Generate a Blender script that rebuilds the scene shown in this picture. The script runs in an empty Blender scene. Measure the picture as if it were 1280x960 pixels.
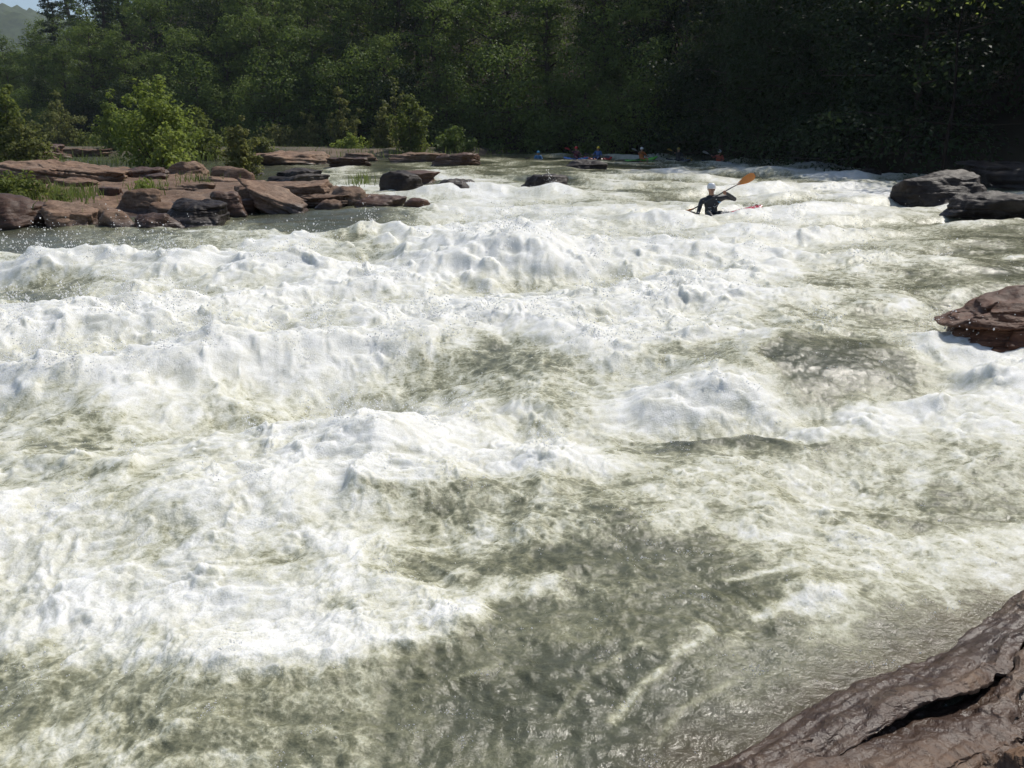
import bpy, bmesh, math
import numpy as np
from mathutils import Vector, Matrix, Quaternion

S = bpy.context.scene
COL = S.collection
R = math.radians
RNG = np.random.RandomState(7)

# ------------------------------------------------------------------ noise
PERM = np.random.RandomState(3).permutation(256).astype(np.int32)
PERM = np.concatenate([PERM, PERM])
_a = np.random.RandomState(4).rand(256) * 2 * np.pi
G2 = np.stack([np.cos(_a), np.sin(_a)], 1).astype(np.float32)
_g = np.random.RandomState(5).randn(256, 3)
G3 = (_g / np.linalg.norm(_g, axis=1)[:, None]).astype(np.float32)

def fade(t): return t * t * t * (t * (t * 6 - 15) + 10)

def n2(x, y, seed=0):
    xi = np.floor(x).astype(np.int32); yi = np.floor(y).astype(np.int32)
    xf = (x - xi).astype(np.float32); yf = (y - yi).astype(np.float32)
    xi = xi + seed * 37; yi = yi + seed * 91
    u, v = fade(xf), fade(yf)
    def g(ix, iy, fx, fy):
        h = PERM[PERM[ix & 255] + (iy & 255)]
        gg = G2[h]
        return gg[..., 0] * fx + gg[..., 1] * fy
    a = g(xi, yi, xf, yf); b = g(xi + 1, yi, xf - 1, yf)
    c = g(xi, yi + 1, xf, yf - 1); d = g(xi + 1, yi + 1, xf - 1, yf - 1)
    return ((a + u * (b - a)) * (1 - v) + (c + u * (d - c)) * v) * 1.5

def n3(x, y, z, seed=0):
    xi = np.floor(x).astype(np.int32); yi = np.floor(y).astype(np.int32); zi = np.floor(z).astype(np.int32)
    xf = x - xi; yf = y - yi; zf = z - zi
    xi = xi + seed * 37; yi = yi + seed * 91; zi = zi + seed * 53
    u, v, w = fade(xf), fade(yf), fade(zf)
    out = 0
    for dx in (0, 1):
        for dy in (0, 1):
            for dz in (0, 1):
                h = PERM[PERM[PERM[(xi + dx) & 255] + ((yi + dy) & 255)] + ((zi + dz) & 255)]
                gg = G3[h]
                out = out + (gg[..., 0] * (xf - dx) + gg[..., 1] * (yf - dy) + gg[..., 2] * (zf - dz)) * \
                    (u if dx else 1 - u) * (v if dy else 1 - v) * (w if dz else 1 - w)
    return out * 1.5

def fbm2(x, y, o=4, seed=0, gain=.5):
    s = 0; a = 1
    for i in range(o):
        s = s + a * n2(x, y, seed + i); x = x * 2.03 + 1.7; y = y * 2.03 - 3.1; a *= gain
    return s

def bil2(x, y, o=4, seed=0, gain=.5):          # billow: rounded lumps with creases
    s = 0; a = 1
    for i in range(o):
        s = s + a * np.abs(n2(x, y, seed + i)); x = x * 2.07 + 1.7; y = y * 2.07 - 3.1; a *= gain
    return s

def fbm3(p, o=4, seed=0, gain=.5):
    x, y, z = p[..., 0], p[..., 1], p[..., 2]
    s = 0; a = 1
    for i in range(o):
        s = s + a * n3(x, y, z, seed + i); x = x * 2.03 + 1.7; y = y * 2.03 - 3.1; z = z * 2.03 + .7; a *= gain
    return s

def fbm2c(x, y, lam, cell, o=4, seed=0, gain=.5, k=2.2):
    """fbm whose octaves fade where the mesh is too coarse to carry them"""
    s = 0; a = 1
    for i in range(o):
        s = s + a * np.clip(lam / (k * cell) - .6, 0, 1) * n2(x, y, seed + i)
        x = x * 2.03 + 1.7; y = y * 2.03 - 3.1; a *= gain; lam = lam / 2.03
    return s

def sst(a, b, x):
    t = np.clip((x - a) / (b - a), 0, 1)
    return t * t * (3 - 2 * t)

# ------------------------------------------------------------------ camera
F_PX, CAMZ, PITCH, SLOPE = 1005.0, 2.2, R(16.7), 0.018
cam = bpy.data.cameras.new('camera'); camo = bpy.data.objects.new('camera', cam); COL.objects.link(camo)
cam.sensor_width = 36; cam.lens = 36 * F_PX / 1280
camo.location = (0, 0, CAMZ); camo.rotation_euler = (R(90) - PITCH, 0, 0)
cam.clip_start = .05; cam.clip_end = 6000
S.camera = camo
CP, SP = math.cos(PITCH), math.sin(PITCH)

def zbase(y): return SLOPE * np.clip(y, 0, 70)

def at(px, py):
    """point of the undisturbed river surface seen at a pixel of the photograph"""
    u = (px - 640) / F_PX; v = (480 - py) / F_PX
    dx, dy, dz = u, CP + v * SP, -SP + v * CP
    t = CAMZ / (SLOPE * dy - dz)
    x, y = t * dx, t * dy
    if y > 70 or t < 0:
        t = (CAMZ - 70 * SLOPE) / max(-dz, 1e-4); x, y = t * dx, t * dy
    return Vector((x, y, float(zbase(y))))

def pixel_of(x, y):
    z = SLOPE * y - CAMZ
    zc = y * CP - z * SP
    return 640 + F_PX * x / zc, 480 - F_PX * (y * SP + z * CP) / zc

# ------------------------------------------------------------------ mesh helpers
def mk(name, V, F, mats=(), parent=None, smooth=True, attrs=None, fmat=None):
    """one mesh object from a vertex array and an (n,k) face array"""
    V = np.ascontiguousarray(V, np.float32); F = np.ascontiguousarray(F, np.int32)
    me = bpy.data.meshes.new(name)
    k = F.shape[1]
    me.vertices.add(len(V)); me.vertices.foreach_set('co', V.ravel())
    me.loops.add(F.size); me.loops.foreach_set('vertex_index', F.ravel())
    me.polygons.add(len(F)); me.polygons.foreach_set('loop_start', np.arange(0, F.size, k, dtype=np.int32))
    if smooth: me.polygons.foreach_set('use_smooth', np.ones(len(F), bool))
    for m in (mats if isinstance(mats, (list, tuple)) else [mats]): me.materials.append(m)
    if fmat is not None: me.polygons.foreach_set('material_index', np.ascontiguousarray(fmat, np.int32))
    for an, arr in (attrs or {}).items():
        at_ = me.attributes.new(an, 'FLOAT', 'POINT'); at_.data.foreach_set('value', np.ascontiguousarray(arr, np.float32).ravel())
    me.update(calc_edges=True)
    o = bpy.data.objects.new(name, me); COL.objects.link(o)
    if parent: o.parent = parent
    return o

def tag(o, label=None, cat=None, group=None, kind=None):
    if label: o['label'] = label
    if cat: o['category'] = cat
    if group: o['group'] = group
    if kind: o['kind'] = kind
    return o

def empty(name, loc=(0, 0, 0)):
    o = bpy.data.objects.new(name, None); COL.objects.link(o); o.location = loc
    o.empty_display_size = .2
    return o

def grid_faces(nr, nc):
    i = np.arange(nr * nc).reshape(nr, nc)
    return np.stack([i[:-1, :-1], i[:-1, 1:], i[1:, 1:], i[1:, :-1]], -1).reshape(-1, 4)

class MB:
    """collects tubes and loose surfaces, all quads"""
    def __init__(s): s.V = []; s.F = []; s.n = 0
    def add(s, V, F): s.V.append(np.asarray(V, float)); s.F.append(np.asarray(F) + s.n); s.n += len(V)
    def tube(s, P, Rr, k=6, cap=True):
        P = np.asarray(P, float); n = len(P)
        T = np.gradient(P, axis=0); T /= np.linalg.norm(T, axis=1)[:, None] + 1e-9
        ref = np.array([0, 0, 1.]) if abs(T[0, 2]) < .9 else np.array([1., 0, 0])
        rings = []
        for i in range(n):
            a = np.cross(T[i], ref); a /= np.linalg.norm(a) + 1e-9; b = np.cross(T[i], a)
            th = np.linspace(0, 2 * np.pi, k, endpoint=False)
            rr = np.atleast_1d(Rr[i]) ; ra = rr[0]; rb = rr[-1]
            rings.append(P[i] + np.outer(np.cos(th) * ra, a) + np.outer(np.sin(th) * rb, b))
        if cap:
            rings.insert(0, np.repeat(P[:1], k, 0) + (rings[0] - P[0]) * .02)
            rings.append(np.repeat(P[-1:], k, 0) + (rings[-1] - P[-1]) * .02)
        V = np.concatenate(rings); m = len(rings)
        F = []
        for i in range(m - 1):
            for j in range(k):
                F.append([i * k + j, i * k + (j + 1) % k, (i + 1) * k + (j + 1) % k, (i + 1) * k + j])
        s.add(V, F)
    def build(s, name, mat, parent=None, smooth=True):
        return mk(name, np.concatenate(s.V), np.concatenate(s.F), mat, parent, smooth)

# ------------------------------------------------------------------ material helpers
def mat_new(name):
    m = bpy.data.materials.new(name); m.use_nodes = True
    nt = m.node_tree; nt.nodes.clear()
    out = nt.nodes.new('ShaderNodeOutputMaterial')
    return m, nt, out

def N(nt, t, **kw):
    n = nt.nodes.new(t)
    for k, v in kw.items():
        if k.startswith('i_'):
            n.inputs[int(k[2:]) if k[2:].isdigit() else k[2:].replace('_', ' ')].default_value = v
        else: setattr(n, k, v)
    return n

def math_n(nt, op, a, b=None, c=None, clamp=False):
    n = nt.nodes.new('ShaderNodeMath'); n.operation = op; n.use_clamp = clamp
    for i, x in enumerate((a, b, c)):
        if x is None: continue
        if isinstance(x, (int, float)): n.inputs[i].default_value = x
        else: nt.links.new(x, n.inputs[i])
    return n.outputs[0]

def ramp_n(nt, fac, stops, interp='LINEAR'):
    n = nt.nodes.new('ShaderNodeValToRGB'); cr = n.color_ramp; cr.interpolation = interp
    while len(cr.elements) < len(stops): cr.elements.new(.5)
    for e, (p, c) in zip(cr.elements, stops):
        e.position = p; e.color = (*c, 1) if len(c) == 3 else c
    nt.links.new(fac, n.inputs[0])
    return n.outputs[0]

def noise_n(nt, vec, scale, detail=4, rough=.55, dist=0):
    n = nt.nodes.new('ShaderNodeTexNoise'); n.inputs['Scale'].default_value = scale
    n.inputs['Detail'].default_value = detail; n.inputs['Roughness'].default_value = rough
    n.inputs['Distortion'].default_value = dist
    nt.links.new(vec, n.inputs['Vector'])
    return n.outputs['Fac']

def mixc(nt, fac, a, b, blend='MIX'):
    n = nt.nodes.new('ShaderNodeMix'); n.data_type = 'RGBA'; n.blend_type = blend
    if isinstance(fac, (int, float)): n.inputs[0].default_value = fac
    else: nt.links.new(fac, n.inputs[0])
    for i, x in ((6, a), (7, b)):
        if isinstance(x, tuple): n.inputs[i].default_value = (*x, 1)
        else: nt.links.new(x, n.inputs[i])
    return n.outputs[2]

def simple_mat(name, col, rough=.5, spec=.5, noise=.0, scale=30):
    m, nt, out = mat_new(name)
    b = N(nt, 'ShaderNodeBsdfPrincipled'); b.inputs['Roughness'].default_value = rough
    b.inputs['Specular IOR Level'].default_value = spec
    tc = N(nt, 'ShaderNodeTexCoord')
    nz = noise_n(nt, tc.outputs['Object'], scale, 3)
    c2 = tuple(x * (1 - noise) for x in col)
    nt.links.new(mixc(nt, nz, c2, col), b.inputs['Base Color'])
    nt.links.new(b.outputs[0], out.inputs[0])
    return m

# ------------------------------------------------------------------ light and sky
SUN_AZ, SUN_EL = R(46), R(52)        # azimuth clockwise from the view direction
w = bpy.data.worlds.new('World'); S.world = w; w.use_nodes = True
nt = w.node_tree; bg = nt.nodes['Background']
sky = nt.nodes.new('ShaderNodeTexSky'); sky.sky_type = 'NISHITA'; sky.sun_disc = False
sky.sun_elevation = SUN_EL; sky.sun_rotation = SUN_AZ
sky.air_density = 1.0; sky.dust_density = 1.0
nt.links.new(sky.outputs[0], bg.inputs[0]); bg.inputs[1].default_value = .11
sl = bpy.data.lights.new('sun', 'SUN'); sl.energy = 4.2; sl.angle = R(.53); sl.color = (1, .95, .87)
so = bpy.data.objects.new('sun', sl); COL.objects.link(so)
sv = Vector((math.sin(SUN_AZ) * math.cos(SUN_EL), math.cos(SUN_AZ) * math.cos(SUN_EL), math.sin(SUN_EL)))
so.rotation_euler = (-sv).to_track_quat('-Z', 'Y').to_euler(); so.location = sv * 50
S.view_settings.view_transform = 'Standard'; S.view_settings.look = 'None'
S.view_settings.exposure = 0.08; S.view_settings.gamma = 1
try:
    S.cycles.use_denoising = True; S.cycles.denoiser = 'OPENIMAGEDENOISE'
    S.cycles.use_adaptive_sampling = True; S.cycles.adaptive_threshold = .025; S.cycles.max_bounces = 5; S.cycles.diffuse_bounces = 2; S.cycles.glossy_bounces = 2
    S.cycles.transparent_max_bounces = 4; S.cycles.transmission_bounces = 2; S.cycles.volume_bounces = 0
    S.cycles.sample_clamp_indirect = 6
except Exception: pass

# ------------------------------------------------------------------ materials
def water_material():
    m, nt, out = mat_new('river_water')
    b = N(nt, 'ShaderNodeBsdfPrincipled'); L = nt.links.new
    geo = N(nt, 'ShaderNodeNewGeometry'); pos = geo.outputs['Position']
    fo = N(nt, 'ShaderNodeAttribute', attribute_name='foam').outputs['Fac']
    sh = N(nt, 'ShaderNodeAttribute', attribute_name='shallow').outputs['Fac']
    mp = N(nt, 'ShaderNodeMapping', vector_type='POINT'); L(pos, mp.inputs[0])
    mp.inputs['Rotation'].default_value = (0, 0, R(-35)); mp.inputs['Scale'].default_value = (.8, 1.1, 1)
    v = mp.outputs[0]
    a1 = noise_n(nt, v, 9, 7, .66, .4); a2 = noise_n(nt, pos, 48, 5, .66, .2)
    # cell walls of drained foam: lace
    wv = N(nt, 'ShaderNodeTexNoise'); wv.inputs['Scale'].default_value = 5; wv.inputs['Detail'].default_value = 4; L(pos, wv.inputs['Vector'])
    vm = N(nt, 'ShaderNodeVectorMath', operation='SCALE'); L(wv.outputs['Color'], vm.inputs[0]); vm.inputs['Scale'].default_value = .22
    va = N(nt, 'ShaderNodeVectorMath', operation='ADD'); L(v, va.inputs[0]); L(vm.outputs[0], va.inputs[1])
    def cells(sc, w):
        vo = N(nt, 'ShaderNodeTexVoronoi', feature='DISTANCE_TO_EDGE'); vo.inputs['Scale'].default_value = sc; L(va.outputs[0], vo.inputs['Vector'])
        return math_n(nt, 'SUBTRACT', 1.0, math_n(nt, 'DIVIDE', vo.outputs['Distance'], w), clamp=True)
    lace = math_n(nt, 'ADD', math_n(nt, 'MULTIPLY', cells(7, .22), .6), math_n(nt, 'MULTIPLY', cells(21, .25), .5))
    bell = math_n(nt, 'MULTIPLY', math_n(nt, 'SUBTRACT', 1.06, fo), math_n(nt, 'ADD', fo, .05))
    d1 = math_n(nt, 'MULTIPLY', math_n(nt, 'SUBTRACT', a1, .5), math_n(nt, 'MULTIPLY', math_n(nt, 'MULTIPLY', bell, math_n(nt, 'ADD', fo, .30)), 1.9))
    d2 = math_n(nt, 'MULTIPLY', math_n(nt, 'SUBTRACT', a2, .5), math_n(nt, 'MULTIPLY', bell, 1.6))
    d3 = math_n(nt, 'MULTIPLY', math_n(nt, 'SUBTRACT', lace, .36), math_n(nt, 'MULTIPLY', bell, .75))
    fac = math_n(nt, 'ADD', math_n(nt, 'ADD', math_n(nt, 'ADD', fo, d1), d2), d3, clamp=True)
    col = ramp_n(nt, fac, [(0, (.066, .072, .052)), (.18, (.122, .126, .082)), (.36, (.225, .225, .147)), (.54, (.46, .455, .335)),
                           (.76, (.69, .685, .59)), (1, (.82, .82, .785))])
    cr = noise_n(nt, pos, 4.5, 7, .68, .6)
    col = mixc(nt, math_n(nt, 'MULTIPLY', ramp_n(nt, cr, [(.45, (0, 0, 0)), (.64, (1, 1, 1))]), .60), col, mixc(nt, 1.0, col, (.76, .75, .655), 'MULTIPLY'))
    gn = noise_n(nt, pos, 110, 3, .7)
    gm = ramp_n(nt, gn, [(.3, (.80, .80, .79)), (.6, (1, 1, 1))])
    col = mixc(nt, 1.0, col, gm, 'MULTIPLY')
    bed = ramp_n(nt, noise_n(nt, v, 3, 4), [(.3, (.05, .032, .016)), (.7, (.105, .07, .035))])
    wet = math_n(nt, 'MULTIPLY', sh, math_n(nt, 'SUBTRACT', 1.0, fac), clamp=True)
    col = mixc(nt, math_n(nt, 'MULTIPLY', wet, .8), col, bed)
    L(col, b.inputs['Base Color'])
    L(math_n(nt, 'ADD', math_n(nt, 'MULTIPLY', fac, .28), .12), b.inputs['Roughness'])
    L(math_n(nt, 'MULTIPLY', fac, .85), b.inputs['Subsurface Weight']); b.inputs['Subsurface Radius'].default_value = (1, .97, .85); b.inputs['Subsurface Scale'].default_value = .10
    b.inputs['IOR'].default_value = 1.333
    b1 = noise_n(nt, v, 13, 6, .66, .5); b2 = noise_n(nt, pos, 75, 3, .65)
    h = math_n(nt, 'ADD', math_n(nt, 'MULTIPLY', b1, .032), math_n(nt, 'MULTIPLY', b2, math_n(nt, 'ADD', .004, math_n(nt, 'MULTIPLY', fac, .022))))
    bp = N(nt, 'ShaderNodeBump'); bp.inputs['Strength'].default_value = .9; bp.inputs['Distance'].default_value = .36
    L(h, bp.inputs['Height']); L(bp.outputs[0], b.inputs['Normal'])
    L(b.outputs[0], out.inputs[0])
    return m

def rock_material(name, ca, cb, cc, wetline=.22, wetness=.0, rough=.62):
    """layered sandstone; darker and glossier where the river keeps it wet"""
    m, nt, out = mat_new(name); L = nt.links.new
    b = N(nt, 'ShaderNodeBsdfPrincipled')
    geo = N(nt, 'ShaderNodeNewGeometry'); pos = geo.outputs['Position']
    mp = N(nt, 'ShaderNodeMapping'); L(pos, mp.inputs[0]); mp.inputs['Scale'].default_value = (1, 1, 4.5)
    mp.inputs['Rotation'].default_value = (R(6), R(9), 0)
    big = noise_n(nt, pos, .9, 4); str_ = noise_n(nt, mp.outputs[0], 2.2, 6, .65, .3); fine = noise_n(nt, pos, 14, 6, .7)
    col = ramp_n(nt, str_, [(.28, ca), (.5, cb), (.72, cc)])
    gr = ramp_n(nt, big, [(.42, (0, 0, 0)), (.66, (1, 1, 1))])
    col = mixc(nt, math_n(nt, 'MULTIPLY', gr, .35), col, (.20, .17, .14))
    dk = ramp_n(nt, fine, [(.32, (.45, .42, .40)), (.55, (1, 1, 1))])
    col = mixc(nt, .75, col, dk, 'MULTIPLY')
    oi = N(nt, 'ShaderNodeObjectInfo')
    tone = math_n(nt, 'ADD', math_n(nt, 'MULTIPLY', oi.outputs['Random'], .5), .72)
    tn = N(nt, 'ShaderNodeCombineColor'); [L(tone, tn.inputs[i]) for i in range(3)]
    col = mixc(nt, 1.0, col, tn.outputs[0], 'MULTIPLY')
    sx = N(nt, 'ShaderNodeSeparateXYZ'); L(pos, sx.inputs[0])
    lvl = math_n(nt, 'SUBTRACT', sx.outputs[2], math_n(nt, 'MULTIPLY', sx.outputs[1], SLOPE))
    lvl = math_n(nt, 'ADD', lvl, math_n(nt, 'MULTIPLY', math_n(nt, 'SUBTRACT', big, .5), -.35))
    wet = math_n(nt, 'SUBTRACT', 1.0, math_n(nt, 'DIVIDE', lvl, wetline), clamp=True)
    wet = math_n(nt, 'MAXIMUM', math_n(nt, 'MULTIPLY', wet, 1.4, clamp=True), wetness)
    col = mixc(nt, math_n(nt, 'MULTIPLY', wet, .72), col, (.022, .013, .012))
    L(math_n(nt, 'ADD', math_n(nt, 'MULTIPLY', wet, .35), .12), b.inputs['Specular IOR Level'])
    L(col, b.inputs['Base Color'])
    L(math_n(nt, 'SUBTRACT', rough + .1, math_n(nt, 'MULTIPLY', wet, rough - .22)), b.inputs['Roughness'])
    h = math_n(nt, 'ADD', math_n(nt, 'MULTIPLY', str_, .06), math_n(nt, 'MULTIPLY', fine, .02))
    bp = N(nt, 'ShaderNodeBump'); bp.inputs['Strength'].default_value = .8; bp.inputs['Distance'].default_value = .8
    L(h, bp.inputs['Height']); L(bp.outputs[0], b.inputs['Normal'])
    L(b.outputs[0], out.inputs[0])
    return m

def leaf_material(name, ca, cb, trans=.35, tcol=None, rough=.6):
    m, nt, out = mat_new(name); L = nt.links.new
    b = N(nt, 'ShaderNodeBsdfPrincipled'); t = N(nt, 'ShaderNodeBsdfTranslucent'); mx = N(nt, 'ShaderNodeMixShader')
    geo = N(nt, 'ShaderNodeNewGeometry'); oi = N(nt, 'ShaderNodeObjectInfo')
    f = math_n(nt, 'ADD', math_n(nt, 'MULTIPLY', geo.outputs['Random Per Island'], .45), math_n(nt, 'MULTIPLY', oi.outputs['Random'], .65), clamp=True)
    c = mixc(nt, f, ca, cb)
    L(c, b.inputs['Base Color']); b.inputs['Roughness'].default_value = rough; b.inputs['Specular IOR Level'].default_value = .2
    tc = mixc(nt, .5, c, tcol or (.14, .2, .03))
    L(tc, t.inputs[0]); mx.inputs[0].default_value = trans
    L(b.outputs[0], mx.inputs[1]); L(t.outputs[0], mx.inputs[2]); L(mx.outputs[0], out.inputs[0])
    return m

M_WATER = water_material()
M_ROCK = rock_material('brown_sandstone', (.098, .060, .040), (.195, .125, .085), (.30, .208, .145))
M_WETROCK = rock_material('wet_sandstone', (.07, .030, .017), (.13, .062, .034), (.19, .10, .058), wetness=.5)
M_DARKROCK = rock_material('shade_dark_wet_boulder', (.006, .004, .0035), (.010, .007, .006), (.022, .015, .012), wetness=.35)  # wet rock, blackened further so the right boulders' shade is in the colour
M_REDROCK = rock_material('red_brown_wet_rock', (.052, .020, .011), (.125, .054, .029), (.20, .098, .054), wetness=.30)
M_SHELF = rock_material('shelf_sandstone', (.10, .052, .031), (.23, .142, .088), (.42, .30, .19), wetline=.19)
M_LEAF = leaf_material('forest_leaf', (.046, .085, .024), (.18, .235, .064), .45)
M_LEAF_SHADE = leaf_material('shade_darkened_leaf', (.012, .024, .011), (.036, .056, .022), .25)  # second leaf tone, darkened to paint in the right bank's shade
M_NEEDLE = leaf_material('pine_needle', (.014, .03, .014), (.03, .052, .022), trans=.15)
M_SYC = leaf_material('bright_leaf', (.115, .165, .03), (.235, .285, .075), trans=.5, tcol=(.31, .38, .06))
M_OLIVE = leaf_material('olive_leaf', (.09, .12, .035), (.20, .20, .07), trans=.45, tcol=(.22, .24, .05))
M_GREENB = leaf_material('shrub_leaf', (.075, .11, .027), (.16, .19, .05), trans=.48, tcol=(.24, .28, .05))
M_GRASS = leaf_material('grass_blade', (.07, .11, .025), (.17, .2, .06), trans=.4, tcol=(.22, .3, .06))
M_BARK = simple_mat('bark', (.09, .07, .055), .85, .2, .5, 6)
M_BLACKBARK = simple_mat('dark_bark', (.016, .013, .011), .9, .1, .4, 6)

def ground_material():
    m, nt, out = mat_new('bank_ground'); L = nt.links.new
    b = N(nt, 'ShaderNodeBsdfPrincipled'); geo = N(nt, 'ShaderNodeNewGeometry')
    n = noise_n(nt, geo.outputs['Position'], .35, 6, .6); f = noise_n(nt, geo.outputs['Position'], 5, 5, .7)
    c = ramp_n(nt, n, [(.35, (.05, .05, .022)), (.5, (.085, .07, .04)), (.68, (.16, .11, .075))])
    c = mixc(nt, .6, c, ramp_n(nt, f, [(.3, (.4, .4, .4)), (.6, (1, 1, 1))]), 'MULTIPLY')
    L(c, b.inputs['Base Color']); b.inputs['Roughness'].default_value = .9
    L(b.outputs[0], out.inputs[0]); return m
M_GROUND = ground_material()
M_FLOORL = simple_mat('leaf_litter', (.045, .036, .022), .95, .1, .5, .6)

# ------------------------------------------------------------------ terrain
def poly_sd(px, py, poly):
    """distance to the polygon's edge, positive inside"""
    P = np.asarray(poly, float); d = np.full(px.shape, 1e9); ins = np.zeros(px.shape, bool)
    for (x0, y0), (x1, y1) in zip(P, np.roll(P, -1, 0)):
        ex, ey = x1 - x0, y1 - y0
        t = np.clip(((px - x0) * ex + (py - y0) * ey) / (ex * ex + ey * ey + 1e-12), 0, 1)
        d = np.minimum(d, np.hypot(px - x0 - t * ex, py - y0 - t * ey))
        c = ((y0 > py) != (y1 > py)) & (px < (x1 - x0) * (py - y0) / (y1 - y0 + 1e-12) + x0)
        ins ^= c
    return np.where(ins, d, -d)

BANK = [(4.2, 2.0), (6.0, 6), (9.5, 10), (13.5, 16), (17, 24), (20.0, 31), (20, 38), (17.5, 50), (12, 63), (2, 74), (-12, 82),
        (-35, 92), (-70, 108), (-130, 135), (-260, 180)]
HILL_POLY = [(4.2, -40)] + BANK + [(-1500, 500), (-1500, 2500), (1500, 2500), (1500, -40)]
L2A = [(-90, 5), (-16.2, 23.5), (-20.5, 35), (-24, 41), (-31, 50), (-90, 60)]
L2B = [(-90, 62), (-42, 66), (-30, 66), (-20, 62), (-14, 61), (-9, 62), (-4, 67), (1, 74), (-12, 90), (-90, 125)]

def hill_h(x, y):
    d = poly_sd(x, y, HILL_POLY)
    a = x / np.maximum(y, 5)
    hm = 3 + 57 * sst(-.57, -.36, a)
    dd = np.maximum(d, 0)
    h = hm * (1 - np.exp(-dd * .50 / hm)) + fbm2(x / 30, y / 30, 3, 5) * np.minimum(dd * .12, 5)
    return np.where(d > 0, zbase(y) + .35 + h, zbase(y) - 1.5 + np.maximum(d, -3) * .3)

def build_terrain():
    xs = np.concatenate([np.arange(-420, -120, 10), np.arange(-120, 70, 2.5), np.arange(70, 260, 12)])
    ys = np.concatenate([np.arange(-20, 180, 2.5), np.arange(180, 520, 12)])
    X, Y = np.meshgrid(xs, ys); Z = hill_h(X, Y)
    tag(mk('hillside', np.stack([X, Y, Z], -1).reshape(-1, 3), grid_faces(*X.shape), M_FLOORL), kind='structure')
    xs = np.arange(-80, 1.0, .6); ys = np.arange(8, 100, .6)
    X, Y = np.meshgrid(xs, ys)
    d = np.maximum(poly_sd(X, Y, L2A), poly_sd(X, Y, L2B)) + fbm2(X / 2, Y / 2, 3, 9) * 1.2
    Z = zbase(Y) + np.clip(d * .22, -1, .55) + fbm2(X / 1.5, Y / 1.5, 3, 11) * .08
    tag(mk('river_bank', np.stack([X, Y, Z], -1).reshape(-1, 3), grid_faces(*X.shape), M_GROUND), kind='structure')
    # bedrock bar that carries the loose boulders
    xs = np.arange(-19, -2, .12); ys = np.arange(15, 42, .12)
    X, Y = np.meshgrid(xs, ys)
    poly = [tuple(at(*p)[:2]) for p in ((-60, 285), (100, 279), (210, 270), (300, 258), (380, 255), (500, 252), (500, 247), (420, 238), (330, 232), (260, 224), (170, 214), (90, 206), (-60, 200))]
    d = poly_sd(X, Y, poly) + fbm2(X / 1.2, Y / 1.2, 4, 15) * .8
    for px, py, r in ((215, 214, 2.6), (300, 218, 1.3)):
        c = at(px, py); d = np.maximum(d, r - np.hypot(X - c.x, Y - c.y))
    step = np.floor(d * 1.6 + fbm2(X / .8, Y / .8, 3, 18)) * .10
    Z = zbase(Y) + np.clip(d * .28, -1, .0) + np.clip(np.maximum(d, 0) * .10 + step * .6, -.2, .38) + fbm2(X / .5, Y / .5, 4, 21) * .04
    tag(mk('bedrock_ground', np.stack([X, Y, Z], -1).reshape(-1, 3), grid_faces(*X.shape), M_ROCK), kind='structure')

build_terrain()

# ------------------------------------------------------------------ river
FROWS = [
(186, "11111111111111122222222222222111"),
(198, "11111111111112332334433446543221"),
(208, "11111111122223443223455567532221"),
(218, "11111111135344434335555666654321"),
(228, "11111111154444653345555666666432"),
(238, "11111111115567764445556777766552"),
(248, "11111111113556786655566777766775"),
(258, "11111111112345676655666776666776"),
(268, "11111222111136666556666767666555"),
(278, "11222333111237887655667776655554"),
(290, "11233443222358998766667777655433"),
(305, "22344445543579999866678887655433"),
(320, "55555557876678999987778888655433"),
(335, "88776888888889999997888886554432"),
(350, "76667877888899999988888875554332"),
(365, "53367767788989998878888765444333"),
(380, "42367888888889988867888665444444"),
(395, "65677878767899878877887655445545"),
(410, "88888767778997788899877665444455"),
(430, "88888999998876766788887744346677"),
(450, "98888899998776544567543522126677"),
(470, "88887888887766655667664411122688"),
(490, "87788877788999764568866753343589"),
(510, "86678876568999876788899888767787"),
(530, "75567777558999988877766777777777"),
(550, "54467877788999988754422223466666"),
(570, "55556777889999998876544444555555"),
(590, "66666668889988887887655566656555"),
(610, "56566778888777666655555556655455"),
(625, "65555778888544444444455556655444"),
(640, "66666678887654444445665566644445"),
(655, "67656677778765554433456776567666"),
(670, "77666677777766665432223446676667"),
(690, "77766777778765443222222355567776"),
(710, "88878887678864433222222334466665"),
(730, "88888987656655555532222254544454"),
(750, "78999998777887665433222236653333"),
(770, "88899998787777722222222236533222"),
(790, "89876788899865222222222222433221"),
(810, "77666788999872222222224322333211"),
(830, "76666677898632222222232222233211"),
(850, "54444455554432321111112222222111"),
(870, "44333343333322111111112122211111"),
(890, "33333333333322111111111211111111"),
(920, "33334443333322111111111111111111"),
(960, "44444444433322222222222111111111")]
FY = np.array([r[0] for r in FROWS], float)
FG = np.array([[int(c) for c in r[1]] for r in FROWS], float) / 9
FG[:4] *= np.array([.7, .8, .9, 1.0])[:, None]
assert FG.shape[1] == 32

def sample_map(px, py):
    u = np.clip((px - 20) / 40, 0, 30.999); i = u.astype(int); fu = u - i
    k = np.clip(np.searchsorted(FY, py) - 1, 0, len(FY) - 2)
    fv = np.clip((py - FY[k]) / (FY[k + 1] - FY[k]), 0, 1)
    fu = fu * fu * (3 - 2 * fu); fv = fv * fv * (3 - 2 * fv)
    return (FG[k, i] * (1 - fu) + FG[k, i + 1] * fu) * (1 - fv) + (FG[k + 1, i] * (1 - fu) + FG[k + 1, i + 1] * fu) * fv

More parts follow.
